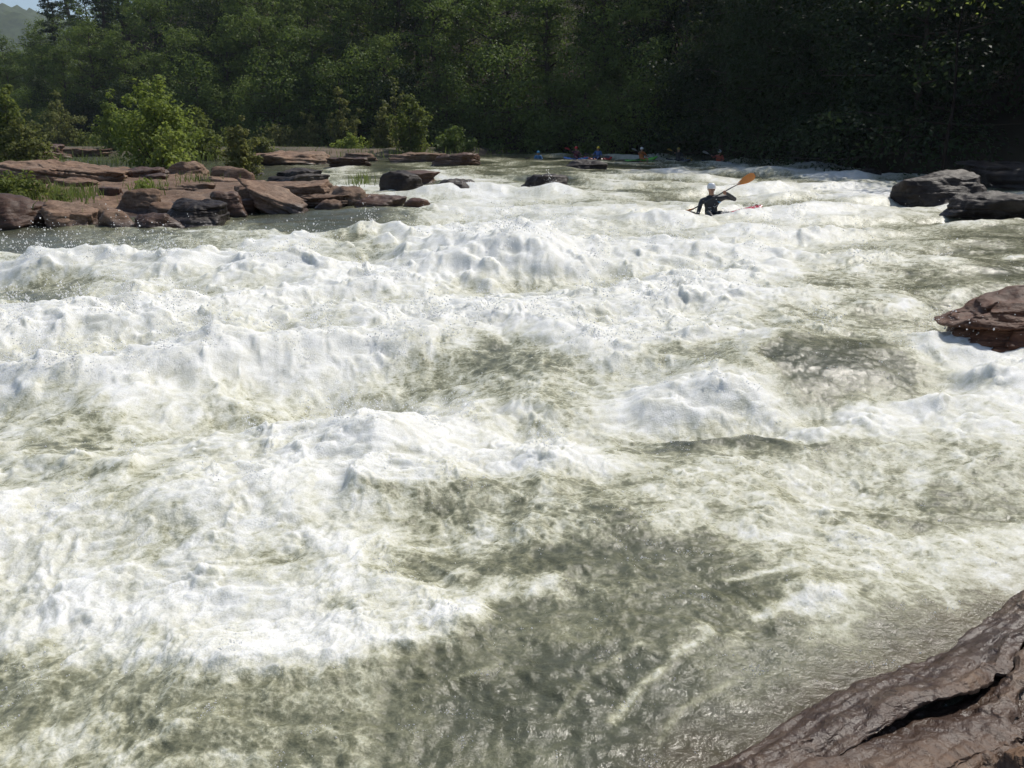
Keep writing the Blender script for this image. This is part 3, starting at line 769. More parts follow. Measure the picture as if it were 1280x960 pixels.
def build_shelf():
    """the bedrock shelf at the photographer's feet: bedding planes with broken, undercut edges"""
    A = at(850, 1010); B = at(1300, 733)
    ax = np.array([B.x - A.x, B.y - A.y]); Lb = np.linalg.norm(ax); ax /= Lb
    nr = np.array([ax[1], -ax[0]])         # inland
    P = [(-.9, -.6, 0), (-.22, -.07, 0), (-.10, .035, 0)]
    # beds dip towards the water; each breaks off in a shaded, undercut edge on its landward side: lip, lip height, undercut, drop
    for k, (s0, z0, uc, dr) in enumerate([(.20, .15, .10, .10), (.40, .175, .04, .06), (.60, .215, .06, .075), (.98, .28, .11, .12), (1.22, .285, .05, .065), (1.62, .36, .12, .13), (2.1, .38, .05, .06)], 1):
        P += [(s0 - .05, z0 + .004, k), (s0, z0 - .006, k), (s0 + .004, z0 - .02, k), (s0 - uc * .5, z0 - dr * .5, k), (s0 - uc, z0 - dr * .7, k), (s0 - uc, z0 - dr, k), (s0 - uc * .3, z0 - dr + .004, k)]
    P += [(3.8, .6, 7), (4.2, .1, 7)]
    prof = np.array([p[:2] for p in P]); lay = np.array([p[2] for p in P], float)
    seg = np.r_[0, np.cumsum(np.linalg.norm(np.diff(prof, axis=0), axis=1))]
    nu, nv = 700, 900
    base = np.linspace(0, seg[-1], nu - len(seg)); u = np.sort(np.r_[base, seg])
    ps = np.interp(u, seg, prof[:, 0]); pz = np.interp(u, seg, prof[:, 1]); pl = np.interp(u, seg, lay)
    v = np.linspace(-1.2, Lb + 1.4, nv)
    E = []
    for k in range(8):
        vv = v + k * 3.7
        e = n2(vv * .9, vv * 0 + k * 5.3, 201) * .15 + n2(vv * 3.1, vv * 0 + k * 7.7, 202) * .06 + fbm2(vv * 9, vv * 0 + k * 4.1, 4, 203, .55) * .012
        q = vv * 1.9 + n2(vv * 1.1, vv * 0 + k, 208) * .8; bi = np.floor(q); bf = q - bi
        hh = np.sin(bi * 91.7 + k * 17.3) * 43758.5; hh = hh - np.floor(hh); h2 = np.sin((bi + 1) * 91.7 + k * 17.3) * 43758.5; h2 = h2 - np.floor(h2)
        e = e + (hh + (h2 - hh) * sst(.90, 1, bf) - .5) * .13
        # ledges run into one another towards the waterline on the downstream side
        e = e + .05 * k * sst(2.0, .4, v)
        E.append(e * min(1, .35 + k * .4))
    E = np.array(E)
    U, V = np.meshgrid(u, v, indexing='ij')
    l0 = np.floor(pl + 1e-6).astype(int).clip(0, 7); l1 = (l0 + 1).clip(0, 7); fr = (pl - l0)[:, None]
    s = ps[:, None] + .045 + E[l0] * (1 - fr) + E[l1] * fr
    l = np.repeat(pl[:, None], nv, 1); z = np.repeat(pz[:, None], nv, 1)
    hz = np.array([n2(v * .7 + k * 2.1, v * 0 + k * 3.3, 205) * .04 + n2(v * 2.3, v * 0 + k * 1.3, 206) * .012 for k in range(8)])
    z = z + (hz[l0] * (1 - fr) + hz[l1] * fr) * sst(0, 1, l)
    # the broken edges grow and fade along the shore
    zs = np.convolve(np.pad(pz, 60, mode='edge'), np.ones(121) / 121, 'valid')[:, None]
    am = np.clip(.62 + .55 * sst(.5, 2.0, V) + n2(V * 1.3, l * 1.7, 241) * .7, .12, 1.05) * sst(.3, 1, l) + (1 - sst(.3, 1, l))
    z = z + (zs - pz[:, None]) * (1 - am)
    X = A.x + ax[0] * V + nr[0] * s; Y = A.y + ax[1] * V + nr[1] * s
    # grain along the bedding, scour hollows and pitted patches
    gr = (1 - 2 * np.abs(fbm2(V * 1.6 + s * 2, s * 11, 4, 211, .6))) * .010 + fbm2(X * 4, Y * 4, 4, 215, .5) * .010 + fbm2(X * 22, Y * 22, 4, 217, .65) * .0035
    pit = -sst(.16, .30, fbm2(V * 2.6 + s * 4, s * 8 - V * 1.5, 4, 221, .55)) * .032 * sst(1.5, 3.0, l)
    z = z + (gr + pit) * sst(.05, .6, l + .3)
    s2 = fbm2(V * 3, pz[:, None] * 40 + 0 * V, 3, 231, .6) * .012 * (l > .4)
    X = X + nr[0] * s2; Y = Y + nr[1] * s2
    o = mk('rock_shelf', np.stack([X, Y, z], -1).reshape(-1, 3), grid_faces(nu, nv)[:, ::-1], M_SHELF)
    tag(o, 'broad tan and purple-brown layered rock shelf at the water\'s edge beside the camera', 'rock')
build_shelf()

# ------------------------------------------------------------------ foliage
def leaves(P, Nrm, size, rg, aspect=.5):
    """rhombic leaves at points P facing roughly Nrm"""
    n = len(P)
    Nn = Nrm + rg.randn(n, 3) * .6; Nn[:, 2] += .25
    Nn /= np.linalg.norm(Nn, axis=1)[:, None] + 1e-9
    t = np.cross(Nn, rg.randn(n, 3)); t /= np.linalg.norm(t, axis=1)[:, None] + 1e-9
    b = np.cross(Nn, t)
    L = size * (.6 + .8 * rg.rand(n, 1))
    fold = Nn * L * .12
    V = np.stack([P - t * L * .5, P + b * L * aspect * .5 + fold, P + t * L * .5 - fold, P - b * L * aspect * .5 + fold], 1)
    return V.reshape(-1, 3), np.arange(n * 4).reshape(n, 4)

def clump_points(C, rad, n, rg, flat=.7):
    d = rg.randn(n, 3); d /= np.linalg.norm(d, axis=1)[:, None]
    r = rg.rand(n, 1) ** .45
    k = rg.randint(0, len(C), n)
    P = C[k] + d * r * rad[k][:, None] * np.array([1, 1, flat])
    return P, d

def tree_proto(kind, seed, h, w, nleaf, leaf, cb=.15, mat=None):
    rg = np.random.RandomState(seed)
    tr = MB(); C = []; Rd = []
    lean = rg.randn(2) * .03 * h
    def axis(t): return np.array([lean[0] * t * t, lean[1] * t * t, t * h])
    top = .97 if kind == 'pine' else .86
    ts = np.linspace(0, top, 9)
    wob = rg.randn(9, 2) * .012 * h; wob[0] = 0
    AP = np.array([axis(t) for t in ts]); AP[:, :2] += wob
    r0 = (.018 * h + .05) * (.4 if kind == 'sparse' else 1)
    tr.tube(AP, r0 * (1 - ts / top * .82), 8)
    nb = {'broad': 26, 'tall': 30, 'pine': 46, 'bank': 24, 'sparse': 20}[kind]
    for i in range(nb):
        t = cb + (top - cb) * (i + rg.rand()) / nb
        a = i * 2.4 + rg.uniform(-.5, .5)
        k = (t - cb) / (1 - cb)
        if kind == 'pine': reach = w * .5 * (1 - k) ** .8 * rg.uniform(.75, 1.1) + .2; rise = -.12 * reach
        elif kind == 'bank': reach = w * .5 * (1 - .55 * k) * rg.uniform(.6, 1.15); rise = -.1 * reach + .3 * k * reach
        else: reach = w * .5 * math.sin(math.pi * min(.18 + k * .80, .97)) ** .6 * rg.uniform(.55, 1.15); rise = reach * rg.uniform(.05, .5)
        p0 = np.array([np.interp(t, ts, AP[:, j]) for j in range(3)])
        d = np.array([math.cos(a), math.sin(a), 0])
        m1 = p0 + d * reach * .5 + np.array([0, 0, rise * .75]) + rg.randn(3) * .06 * reach
        p1 = p0 + d * reach + np.array([0, 0, rise])
        tr.tube([p0, m1, p1], [r0 * .32 * (1 - k * .6), r0 * .18, .012], 4, cap=False)
        q = 3 if kind != 'pine' else 4
        for j in range(q):
            f = (.45 + .6 * j / (q - 1)) if kind != 'pine' else (.25 + .75 * j / 3)
            c = p0 + (p1 - p0) * f + np.array([0, 0, rise * .3]) + rg.randn(3) * .10 * w * (.5 if kind == 'pine' else 1) * .8
            C.append(c); Rd.append(w * rg.uniform(.07, .17) * (.7 if kind == 'pine' else 1))
    if kind != 'pine':
        for i in range(6):
            C.append(axis(rg.uniform(.82, 1.0)) + rg.randn(3) * w * .09); Rd.append(w * rg.uniform(.07, .13))
    C = np.array(C); Rd = np.array(Rd)
    Rd = Rd * (1.25 if kind != 'pine' else 1)
    wt = Rd ** 2 / (Rd ** 2).sum()
    k = rg.choice(len(C), nleaf, p=wt)
    d = rg.randn(nleaf, 3); d /= np.linalg.norm(d, axis=1)[:, None]
    P = C[k] + d * (.55 + .5 * rg.rand(nleaf, 1) ** .6) * Rd[k][:, None] * np.array([1, 1, .62 if kind != 'pine' else .4])
    V, F = leaves(P, d * 1.5 + np.array([0, 0, .5]), leaf, rg, .55 if kind != 'pine' else .3)
    root = empty(f'{ {"broad": "broadleaf", "tall": "poplar", "pine": "pine", "bank": "bankside", "sparse": "sapling"}[kind]}_tree')
    tr.build('trunk', M_BARK if kind != 'sparse' else M_BLACKBARK, root)
    mk('crown', V, F, mat or M_LEAF, root, smooth=False)
    return root, h

def copy_tree(root):
    c = root.copy(); COL.objects.link(c)
    for ch in root.children:
        k = ch.copy(); COL.objects.link(k); k.parent = c
    return c

PROTO = {}
def place_tree(kind, x, y, z, s, rz, label, group, cat='tree', sx=1.0):
    p = PROTO[kind]
    o = p[0] if not p[2] else copy_tree(p[0])
    p[2] = True
    o.location = (x, y, z); o.rotation_euler = (0, 0, rz); o.scale = (s * sx, s * sx, s)
    for k in ('label', 'group', 'category'):
        if k in o: del o[k]
    tag(o, label, cat, group)
    return o

def build_forest():
    defs = {'b1': ('broad', 21, 17, 10, 7000, .36, .10, M_LEAF), 'b2': ('broad', 22, 15, 9, 6500, .34, .08, M_LEAF_SHADE), 'b3': ('broad', 23, 18, 9, 7000, .36, .10, M_LEAF),
            't1': ('tall', 24, 21, 7.5, 6500, .34, .14, M_LEAF), 't2': ('tall', 25, 19, 6.5, 6000, .34, .12, M_LEAF_SHADE), 'p1': ('pine', 26, 21, 7, 7500, .42, .12, M_NEEDLE),
            'k1': ('bank', 27, 7, 7.5, 6000, .24, .05, M_LEAF), 'k2': ('bank', 28, 6, 6.5, 5500, .24, .04, M_LEAF_SHADE), 'k3': ('bank', 29, 6, 6.5, 12000, .13, .04, M_LEAF_SHADE), 'b4': ('broad', 30, 15, 9, 16000, .17, .08, M_LEAF_SHADE)}
    for k, a in defs.items():
        r_, h_ = tree_proto(*a); PROTO[k] = [r_, h_, False]
    rg = np.random.RandomState(77)
    B = np.array(BANK[2:14], float)
    seg = np.r_[0, np.cumsum(np.hypot(*np.diff(B, axis=0).T))]
    def along(t):
        x = np.interp(t, seg, B[:, 0]); y = np.interp(t, seg, B[:, 1])
        x2 = np.interp(t + .5, seg, B[:, 0]); y2 = np.interp(t + .5, seg, B[:, 1])
        tx, ty = x2 - x, y2 - y; l = math.hypot(tx, ty) + 1e-6
        return x, y, ty / l, -tx / l       # inland normal
    def inside(x, y):
        zc = y * CP
        return y > 3 and abs(x / (y * .97)) < .80
    cnt = 0
    G = {'shade': ('dark broadleaf tree crowding the shaded bank right of the far kayakers', 'trees along the shaded right bank'),
         'shade2': ('tall forest tree rising behind the shaded right bank', 'trees on the slope above the right bank'),
         'mid': ('green broadleaf tree at the forest foot behind the shrubs of the rock bar', 'trees at the forest foot'),
         'mid2': ('forest tree on the slope behind the rock bar shrubs', 'trees on the middle slope'),
         'left': ('bluish green tree on the hazy hillside below the patch of sky', 'trees on the hazy far hillside'),
         'pine': ('dark conical pine standing among the hillside trees', 'pines among the hillside trees'),
         'bank': ('low leafy tree leaning over the water in front of the forest wall', 'low trees over the water'),}
    for row, (off, sp, kinds, sc0) in enumerate([(.6, 4.0, ['k1', 'k2', 'k1'], 1.0), (5, 4.8, ['b1', 'b3', 'b1', 'b2', 't1'], .62), (11, 5.6, ['b1', 'b3', 't1', 'b2'], .74),
                                            (18, 6.5, ['b1', 't1', 'b3', 'p1', 'b3'], .86), (27, 7.5, ['t1', 'b3', 'b1', 'p1'], .92), (38, 8.5, ['b1', 'b3', 't1', 'p1'], .95), (52, 10, ['b1', 'b3', 'p1'], 1.0)]):
        t = rg.uniform(0, 3)
        while t < seg[-1]:
            x, y, nx, ny = along(t)
            o = off + rg.uniform(-1, 1) * (1 + row * .6)
            x += nx * o; y += ny * o
            t += sp * rg.uniform(.75, 1.25) * (1 + .4 * (x < -45))
            if not inside(x, y): continue
            if row >= 4 and x > 0: continue
            if row >= 5 and x > -25: continue
            if y > 300 or (row == 0 and x > 14 and y < 38): continue
            k = kinds[rg.randint(len(kinds))]
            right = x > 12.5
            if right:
                k = {'k1': 'k2', 'b1': 'b2', 'b3': 'b2', 't1': 't2', 'p1': 't2'}.get(k, k)  # right-bank trees switch to the leaf colour with shade painted in
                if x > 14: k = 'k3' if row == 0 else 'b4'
            z = float(hill_h(np.array([x]), np.array([y]))[0]) - .15
            s = rg.uniform(.82, 1.2) * sc0 * (1.6 if right and row else 1.3 if right else 1)
            if x / y < -.52: s *= .82
            if k == 'p1': g = 'pine'
            elif row == 0: g = 'bank'
            elif right: g = 'shade' if row == 1 else 'shade2'
            elif x > -45: g = 'mid' if row == 1 else 'mid2'
            else: g = 'left'
            lab, grp = G[g]
            place_tree(k, x, y, z, s, rg.uniform(0, 6.28), lab, grp, sx=rg.uniform(.9, 1.15))
            cnt += 1
    # a sunlit spray of leaves from a sapling that leans out of the shade
    p = Vector((16.4, 31.5, 0)); q = tree_proto('sparse', 41, 10.5, 3.6, 420, .15, .78, M_SYC)[0]
    q.location = (p.x, p.y, float(hill_h(np.array([19.5]), np.array([33.0]))[0])); tag(q, 'slender tree with a bright sunlit spray of leaves against the black shade', 'tree')
    print('trees', cnt)
    for k, p in PROTO.items():
        if not p[2]:
            for c in list(p[0].children): bpy.data.objects.remove(c)
            bpy.data.objects.remove(p[0])
build_forest()

def build_far_hill():
    xs = np.arange(-1300, -150, 6.0); ys = np.arange(520, 1300, 9.0)
    X, Y = np.meshgrid(xs, ys)
    ridge = np.exp(-((Y - 940 - (X + 600) * .15) / 260) ** 2)
    Z = ridge * (131 - (X + 560) * .06 + fbm2(X / 160, Y / 160, 3, 301) * 10)
    Z = Z + bil2(X / 13, Y / 13, 2, 305) * 9
    X = X + n2(X / 9, Y / 9, 311) * 4; Y = Y + n2(X / 9, Y / 9, 315) * 4
    m, nt, out = mat_new('far_canopy'); b = N(nt, 'ShaderNodeBsdfPrincipled'); b.inputs['Roughness'].default_value = .9
    geo = N(nt, 'ShaderNodeNewGeometry')
    nt.links.new(ramp_n(nt, noise_n(nt, geo.outputs['Position'], .12, 5, .7), [(.3, (.016, .03, .012)), (.7, (.06, .085, .03))]), b.inputs['Base Color'])
    nt.links.new(b.outputs[0], out.inputs[0])
    tag(mk('distant_forest', np.stack([X, Y, Z], -1).reshape(-1, 3), grid_faces(*X.shape), m, smooth=False), kind='stuff')
build_far_hill()

def bush(label, px, base, top, wpx, seed, mat, nleaf=2600, leaf=.14, shape='round', name='shrub', cat='bush', lift=0., group=None):
    p = at(px, base); d = p.y
    h = (base - top) * d / F_PX; w = wpx * d / F_PX
    rg = np.random.RandomState(seed)
    root = empty(name, (p.x, p.y, float(zbase(d)) + lift - .05))
    st = MB(); C = []; Rd = []
    ns = {'round': 16, 'tall': 15, 'low': 18, 'shoot': 6}[shape]
    for i in range(ns):
        a = i * 2.4 + rg.rand(); k = rg.uniform(.15, 1) if i else .05
        hh = h * (1 - .5 * k * k) * rg.uniform(.55, 1.0)
        if i == 0: hh = h * .97
        rx = w * .5 * k * .95
        tip = np.array([math.cos(a) * rx, math.sin(a) * rx * .8, hh])
        b0 = np.array([math.cos(a) * rx * .25, math.sin(a) * rx * .25, 0])
        m1 = (b0 + tip) / 2 + np.array([math.cos(a), math.sin(a), 0]) * rx * .12
        P = [b0, m1, tip]
        st.tube(P, [.012 + .006 * h, .008 + .003 * h, .004], 4, cap=False)
        for q in np.linspace(.22 if shape != 'shoot' else .35, 1, 6):
            c = (b0 * (1 - q) ** 2 + 2 * m1 * q * (1 - q) + tip * q * q)
            C.append(c + rg.randn(3) * .05 * w); Rd.append(w * rg.uniform(.10, .19) * (1.25 - .8 * q) + leaf * .45)
    C = np.array(C); Rd = np.array(Rd)
    P, dd = clump_points(C, Rd, int(nleaf * 1.5), rg, .85)
    P[:, 2] = np.maximum(P[:, 2], .03)
    V, F = leaves(P, dd + np.array([0, -.1, .4]), leaf, rg, .62)
    st.build('stem', M_BARK, root); mk('foliage', V, F, mat, root, smooth=False)
    tag(root, label, cat, group)
    return root

def build_bushes():
    b = bush
    b('big rounded green bush at the left edge of the rocky bank', 6, 212, 92, 78, 401, M_GREENB, 4200, .2)
    b('grassy green shrub spreading before the big rounded bush', 36, 214, 150, 80, 402, M_OLIVE, 2600, .15, 'low')
    b('pale green bush behind the dark flat-topped block', 80, 190, 128, 66, 403, M_OLIVE, 2400, .24)
    b('narrow bright bush left of the tall leafy bush', 147, 194, 122, 52, 404, M_SYC, 1700, .26)
    b('tallest leafy bush at the middle of the rock bar', 206, 214, 104, 138, 405, M_SYC, 5600, .18, 'round')
    b('bright light-leaved sapling in front of the tallest bush', 212, 226, 160, 48, 406, M_SYC, 900, .17)
    b('drooping green bush right of the tallest bush', 254, 200, 140, 70, 407, M_GREENB, 2400, .19)
    b('yellowish bush at the right end of the boulder bar', 304, 224, 152, 52, 408, M_OLIVE, 2400, .14)
    b('small bright green shrub growing between waterside boulders', 186, 252, 220, 50, 409, M_SYC, 620, .10)
    b('leafy clump hanging over the dark mossy boulder', 22, 268, 234, 92, 410, M_GREENB, 1700, .10, 'low', lift=.35)
    b('low grass-green weed tuft under the mossy boulder slab', 82, 268, 250, 30, 411, M_GREENB, 320, .08, 'low', lift=.25)
    b('straggly olive brush above the broad tan slab', 352, 191, 160, 90, 412, M_OLIVE, 2000, .22, 'low')
    b('slim upright bush with reddish olive leaves', 430, 192, 118, 42, 413, M_OLIVE, 2200, .22, 'tall')
    b('short bright round bush beside the slim upright bush', 440, 194, 168, 46, 414, M_SYC, 1300, .2)
    b('spreading olive brush left of the slim upright bush', 392, 191, 150, 60, 415, M_OLIVE, 1700, .22)
    b('round yellow-green bush left of the shoot-topped shrub', 482, 194, 142, 46, 416, M_OLIVE, 2000, .22)
    b('shrub topped with tall bright shoots near the rapid', 516, 196, 124, 62, 417, M_GREENB, 2600, .2)
    b('thin rust-tinged sapling leaning behind the shoot-topped shrub', 496, 192, 106, 40, 418, M_OLIVE, 420, .24, 'shoot', name='sapling')
    b('dark green shrub at the end of the shrub row beside the rapid', 568, 194, 160, 54, 419, M_LEAF, 1700, .22)
    b('low olive brush between the slim bush and the round bush', 330, 200, 172, 50, 420, M_OLIVE, 1200, .18, 'low')
    b('dull green brush behind the pink slab', 120, 190, 164, 70, 421, M_GREENB, 1600, .24, 'low')
build_bushes()

def build_grass():
    rg = np.random.RandomState(55)
    spots = [(20, 216, 60, 10, 1200), (110, 210, 60, 8, 300), (40, 262, 70, 16, 700), (100, 262, 30, 8, 200), (355, 190, 90, 4, 900), (150, 192, 120, 4, 700),
             (280, 198, 60, 6, 400), (470, 196, 120, 4, 600), (190, 252, 30, 6, 160), (250, 240, 30, 5, 120), (450, 240, 16, 4, 80), (30, 230, 60, 8, 500)]
    P = []; H = []
    for px, py, sx, sy, n in spots:
        for i in range(n):
            q = at(px + rg.randn() * sx * .5, py + rg.randn() * sy * .5)
            P.append((q.x, q.y, q.z + (.35 if py > 205 else .12) * rg.uniform(.6, 1))); H.append(rg.uniform(.15, .5) * (1 if py > 205 else 1.8))
    P = np.array(P); H = np.array(H); n = len(P)
    a = rg.rand(n) * 6.28; wd = .012 + .012 * H
    side = np.stack([np.cos(a), np.sin(a), 0 * a], 1) * wd[:, None]
    ln = rg.randn(n, 3) * .3; ln[:, 2] = 0
    tip = P + (ln * .8 + np.array([0, 0, .9])) * H[:, None]; mid = P + (ln * .3 + np.array([0, 0, .6])) * H[:, None]
    V = np.stack([P - side, P + side, mid + side * .7, tip + side * .05, tip - side * .05, mid - side * .7], 1).reshape(-1, 3)
    i = np.arange(n)[:, None] * 6
    F = np.concatenate([i + np.array([[0, 1, 2, 5]]), i + np.array([[5, 2, 3, 4]])])
    tag(mk('grass', V, F, M_GRASS, smooth=False), kind='stuff')
build_grass()

# ------------------------------------------------------------------ kayakers
def skin_body(name, verts, edges, rad, mat, parent, sub=2):
    me = bpy.data.meshes.new(name); me.from_pydata([Vector(v) for v in verts], edges, [])
    o = bpy.data.objects.new(name, me); COL.objects.link(o)
    md = o.modifiers.new('skin', 'SKIN'); md.use_smooth_shade = True
    sk = me.skin_vertices[0].data
    for i, r_ in enumerate(rad): sk[i].radius = r_ if isinstance(r_, tuple) else (r_, r_)
    sk[0].use_root = True
    ms = o.modifiers.new('sub', 'SUBSURF'); ms.levels = sub; ms.render_levels = sub
    dg = bpy.context.evaluated_depsgraph_get(); dg.update()
    me2 = bpy.data.meshes.new_from_object(o.evaluated_get(dg))
    bpy.data.objects.remove(o); bpy.data.meshes.remove(me)
    me2.name = name
    o2 = bpy.data.objects.new(name, me2); COL.objects.link(o2); o2.parent = parent
    me2.materials.clear(); me2.materials.append(mat)
    me2.polygons.foreach_set('use_smooth', np.ones(len(me2.polygons), bool))
    return o2

SKIN = simple_mat('skin', (.42, .24, .17), .5, .4, .2, 20)
def cmat(n, c, rough=.45): return simple_mat(n, c, rough, .5, .25, 12)

def lathe(prof, k=24, sx=1., sy=1.):
    pr = np.asarray(prof, float); th = np.linspace(0, 2 * np.pi, k, endpoint=False)
    V = np.stack([np.outer(pr[:, 0], np.cos(th)) * sx, np.outer(pr[:, 0], np.sin(th)) * sy, np.repeat(pr[:, 1][:, None], k, 1)], -1).reshape(-1, 3)
    F = []
    for i in range(len(pr) - 1):
        for j in range(k): F.append([i * k + j, i * k + (j + 1) % k, (i + 1) * k + (j + 1) % k, (i + 1) * k + j])
    return V, np.array(F)

def person(label, loc, rotz, roll, jac, vest, helm, hands, elbows=None, shl=None, head=(0, -.02, .68), hero=False):
    """seated paddler; local -Y is where they face, x across, z up from the seat"""
    root = empty('person', loc); root.rotation_euler = (0, roll, rotz)
    tag(root, label, 'person')
    sh = shl or ((-.19, 0, .47), (.19, 0, .47))
    el = elbows or tuple(((s[0] * 1.6, (s[1] + h[1]) * .5 + .02, (s[2] + h[2]) * .5 - .10)) for s, h in zip(sh, hands))
    hd = Vector(head); nk = Vector((hd.x * .7, hd.y * .5, .53))
    V = [(0, 0, .02), (0, 0, .2), (0, -.01, .38), tuple(nk - Vector((0, 0, .05))), tuple(nk), tuple(hd + Vector((0, -.01, -.06))), tuple(hd), tuple(hd + Vector((0, .01, .07)))]
    E = [(0, 1), (1, 2), (2, 3), (3, 4), (4, 5), (5, 6), (6, 7)]
    Rd = [(.16, .12), (.15, .11), (.17, .12), (.085, .075), (.055, .055), (.072, .085), (.078, .095), (.06, .08)]
    for i in (0, 1):
        s, e, h = Vector(sh[i]), Vector(el[i]), Vector(hands[i])
        b0 = len(V)
        V += [tuple(s), tuple(s.lerp(e, .5)), tuple(e), tuple(e.lerp(h, .55)), tuple(e.lerp(h, .92))]
        E += [(2, b0), (b0, b0 + 1), (b0 + 1, b0 + 2), (b0 + 2, b0 + 3), (b0 + 3, b0 + 4)]
        Rd += [.072, .058, .05, .046, .034]
        # thighs reaching forward under the deck
    for sx in (-1, 1):
        b0 = len(V)
        V += [(sx * .10, -.12, .02), (sx * .16, -.42, .10), (sx * .12, -.75, .0)]
        E += [(0, b0), (b0, b0 + 1), (b0 + 1, b0 + 2)]
        Rd += [.085, .065, .05]
    body = skin_body('body', V, E, Rd, cmat('paddling_jacket', jac), root, 2)
    # skin shows on face and neck
    body.data.materials.append(SKIN)
    nk_z = nk.z + .005
    for p in body.data.polygons:
        c = p.center
        if c.z > nk_z - .01 and (Vector(c) - hd).length < .19: p.material_index = 1
    # nose, ears and eyes as one face relief of the head
    # hands: palm, four fingers and a thumb closed round the shaft
    pd = (Vector(hands[1]) - Vector(hands[0])).normalized()
    for i in (0, 1):
        h = Vector(hands[i]); e = Vector(el[i])
        mb = MB()
        fw = (h - e).normalized(); up = pd.cross(fw)
        if up.length < .1: up = Vector((0, -1, 0))
        up.normalize(); fw = up.cross(pd).normalized()
        if fw.dot(h - e) < 0: fw = -fw
        c0 = h - fw * .035
        mb.tube([c0 - fw * .06, c0 - fw * .02, c0 + fw * .012 + up * .02], [(.026, .02), (.04, .022), (.038, .016)], 8)
        for q in range(4):
            o_ = pd * (q - 1.5) * .021; ln = (1.0, 1.1, 1.05, .85)[q]
            b_ = c0 + o_ + fw * .01 + up * .022
            mb.tube([b_, b_ + (fw * .035) * ln + up * .006, b_ + (fw * .052) * ln - up * .022, b_ + (fw * .034) * ln - up * .046], [.0105, .0095, .0088, .007], 6)
        b_ = c0 + pd * -.038 * (1 if i else -1) - fw * .02
        mb.tube([b_, b_ + fw * .025 - up * .012, b_ + fw * .045 - up * .028], [.013, .011, .008], 6)
        mb.build('hand', SKIN, root)
    # helmet with peak and ear guards
    Vh, Fh = lathe([(.0, .135), (.05, .130), (.09, .105), (.112, .06), (.118, .01), (.116, -.02), (.108, -.022), (.10, .0)], 24, .95, 1.12)
    ho = mk('helmet', Vh + np.array([0, .012, 0]), Fh, cmat('helmet_shell', helm, .2), root); ho.location = hd + Vector((0, .0, .025))
    pk = MB(); pk.tube([(-.09, -.105, .0), (-.05, -.15, -.003), (.05, -.15, -.003), (.09, -.105, 0)], [(.02, .006)] * 4, 8)
    pk.build('peak', cmat('helmet_peak', tuple(x * .8 for x in helm), .3), ho)
    fm = MB()
    fm.tube([hd + Vector((0, -.088, -.012)), hd + Vector((0, -.112, -.04)), hd + Vector((0, -.098, -.052))], [.010, .017, .012], 6)
    fm.build('nose', SKIN, root)
    for sx in (-1, 1):
        ey = MB(); ey.tube([hd + Vector((sx * .03 - .011, -.086, -.004)), hd + Vector((sx * .03, -.092, -.004)), hd + Vector((sx * .03 + .011, -.086, -.004))], [.005, .008, .005], 6)
        ey.build('eye', cmat('eye_dark', (.02, .015, .012), .2), root)
        er = MB(); er.tube([hd + Vector((sx * .082, .0, .01)), hd + Vector((sx * .092, .01, -.015)), hd + Vector((sx * .084, .0, -.045))], [.008, .014, .008], 6)
        er.build('ear', SKIN, root)
    mo = MB(); mo.tube([hd + Vector((-.024, -.092, -.078)), hd + Vector((0, -.1, -.08)), hd + Vector((.024, -.092, -.078))], [.004, .007, .004], 6)
    mo.build('mouth', cmat('lips', (.28, .11, .09), .5), root)
    # life vest
    vv = [(0, -.005, .14), (0, -.01, .28), (0, -.012, .40)] ; vr = [(.185, .15), (.195, .16), (.185, .145)]
    ve = [(0, 1), (1, 2)]
    for sx in (0, 1):
        s = Vector(sh[sx]); b0 = len(vv)
        vv.append(tuple(Vector((0, -.01, .44)).lerp(s, .55) + Vector((0, 0, .035)))); vr.append(.07); ve.append((2, b0))
    vo = skin_body('life_vest', vv, ve, vr, cmat('vest_cloth', vest, .7), root, 2)
    if hero:
        bk = MB(); bk.tube([(.13, -.185, .36), (.17, -.19, .34), (.20, -.175, .345)], [(.02, .01), (.026, .012), (.018, .01)], 8)
        bk.build('chest_badge', cmat('badge_blue', (.05, .3, .6), .4), vo)
        for q, x in enumerate((.05, -.08)):
            b2 = MB(); b2.tube([(x - .04, -.185, .24 - q * .03), (x, -.2, .235 - q * .03), (x + .04, -.185, .24 - q * .03)], [.010, .012, .010], 6)
            b2.build('buckle', cmat('buckle_grey', (.35, .36, .38), .3), vo)
    return root

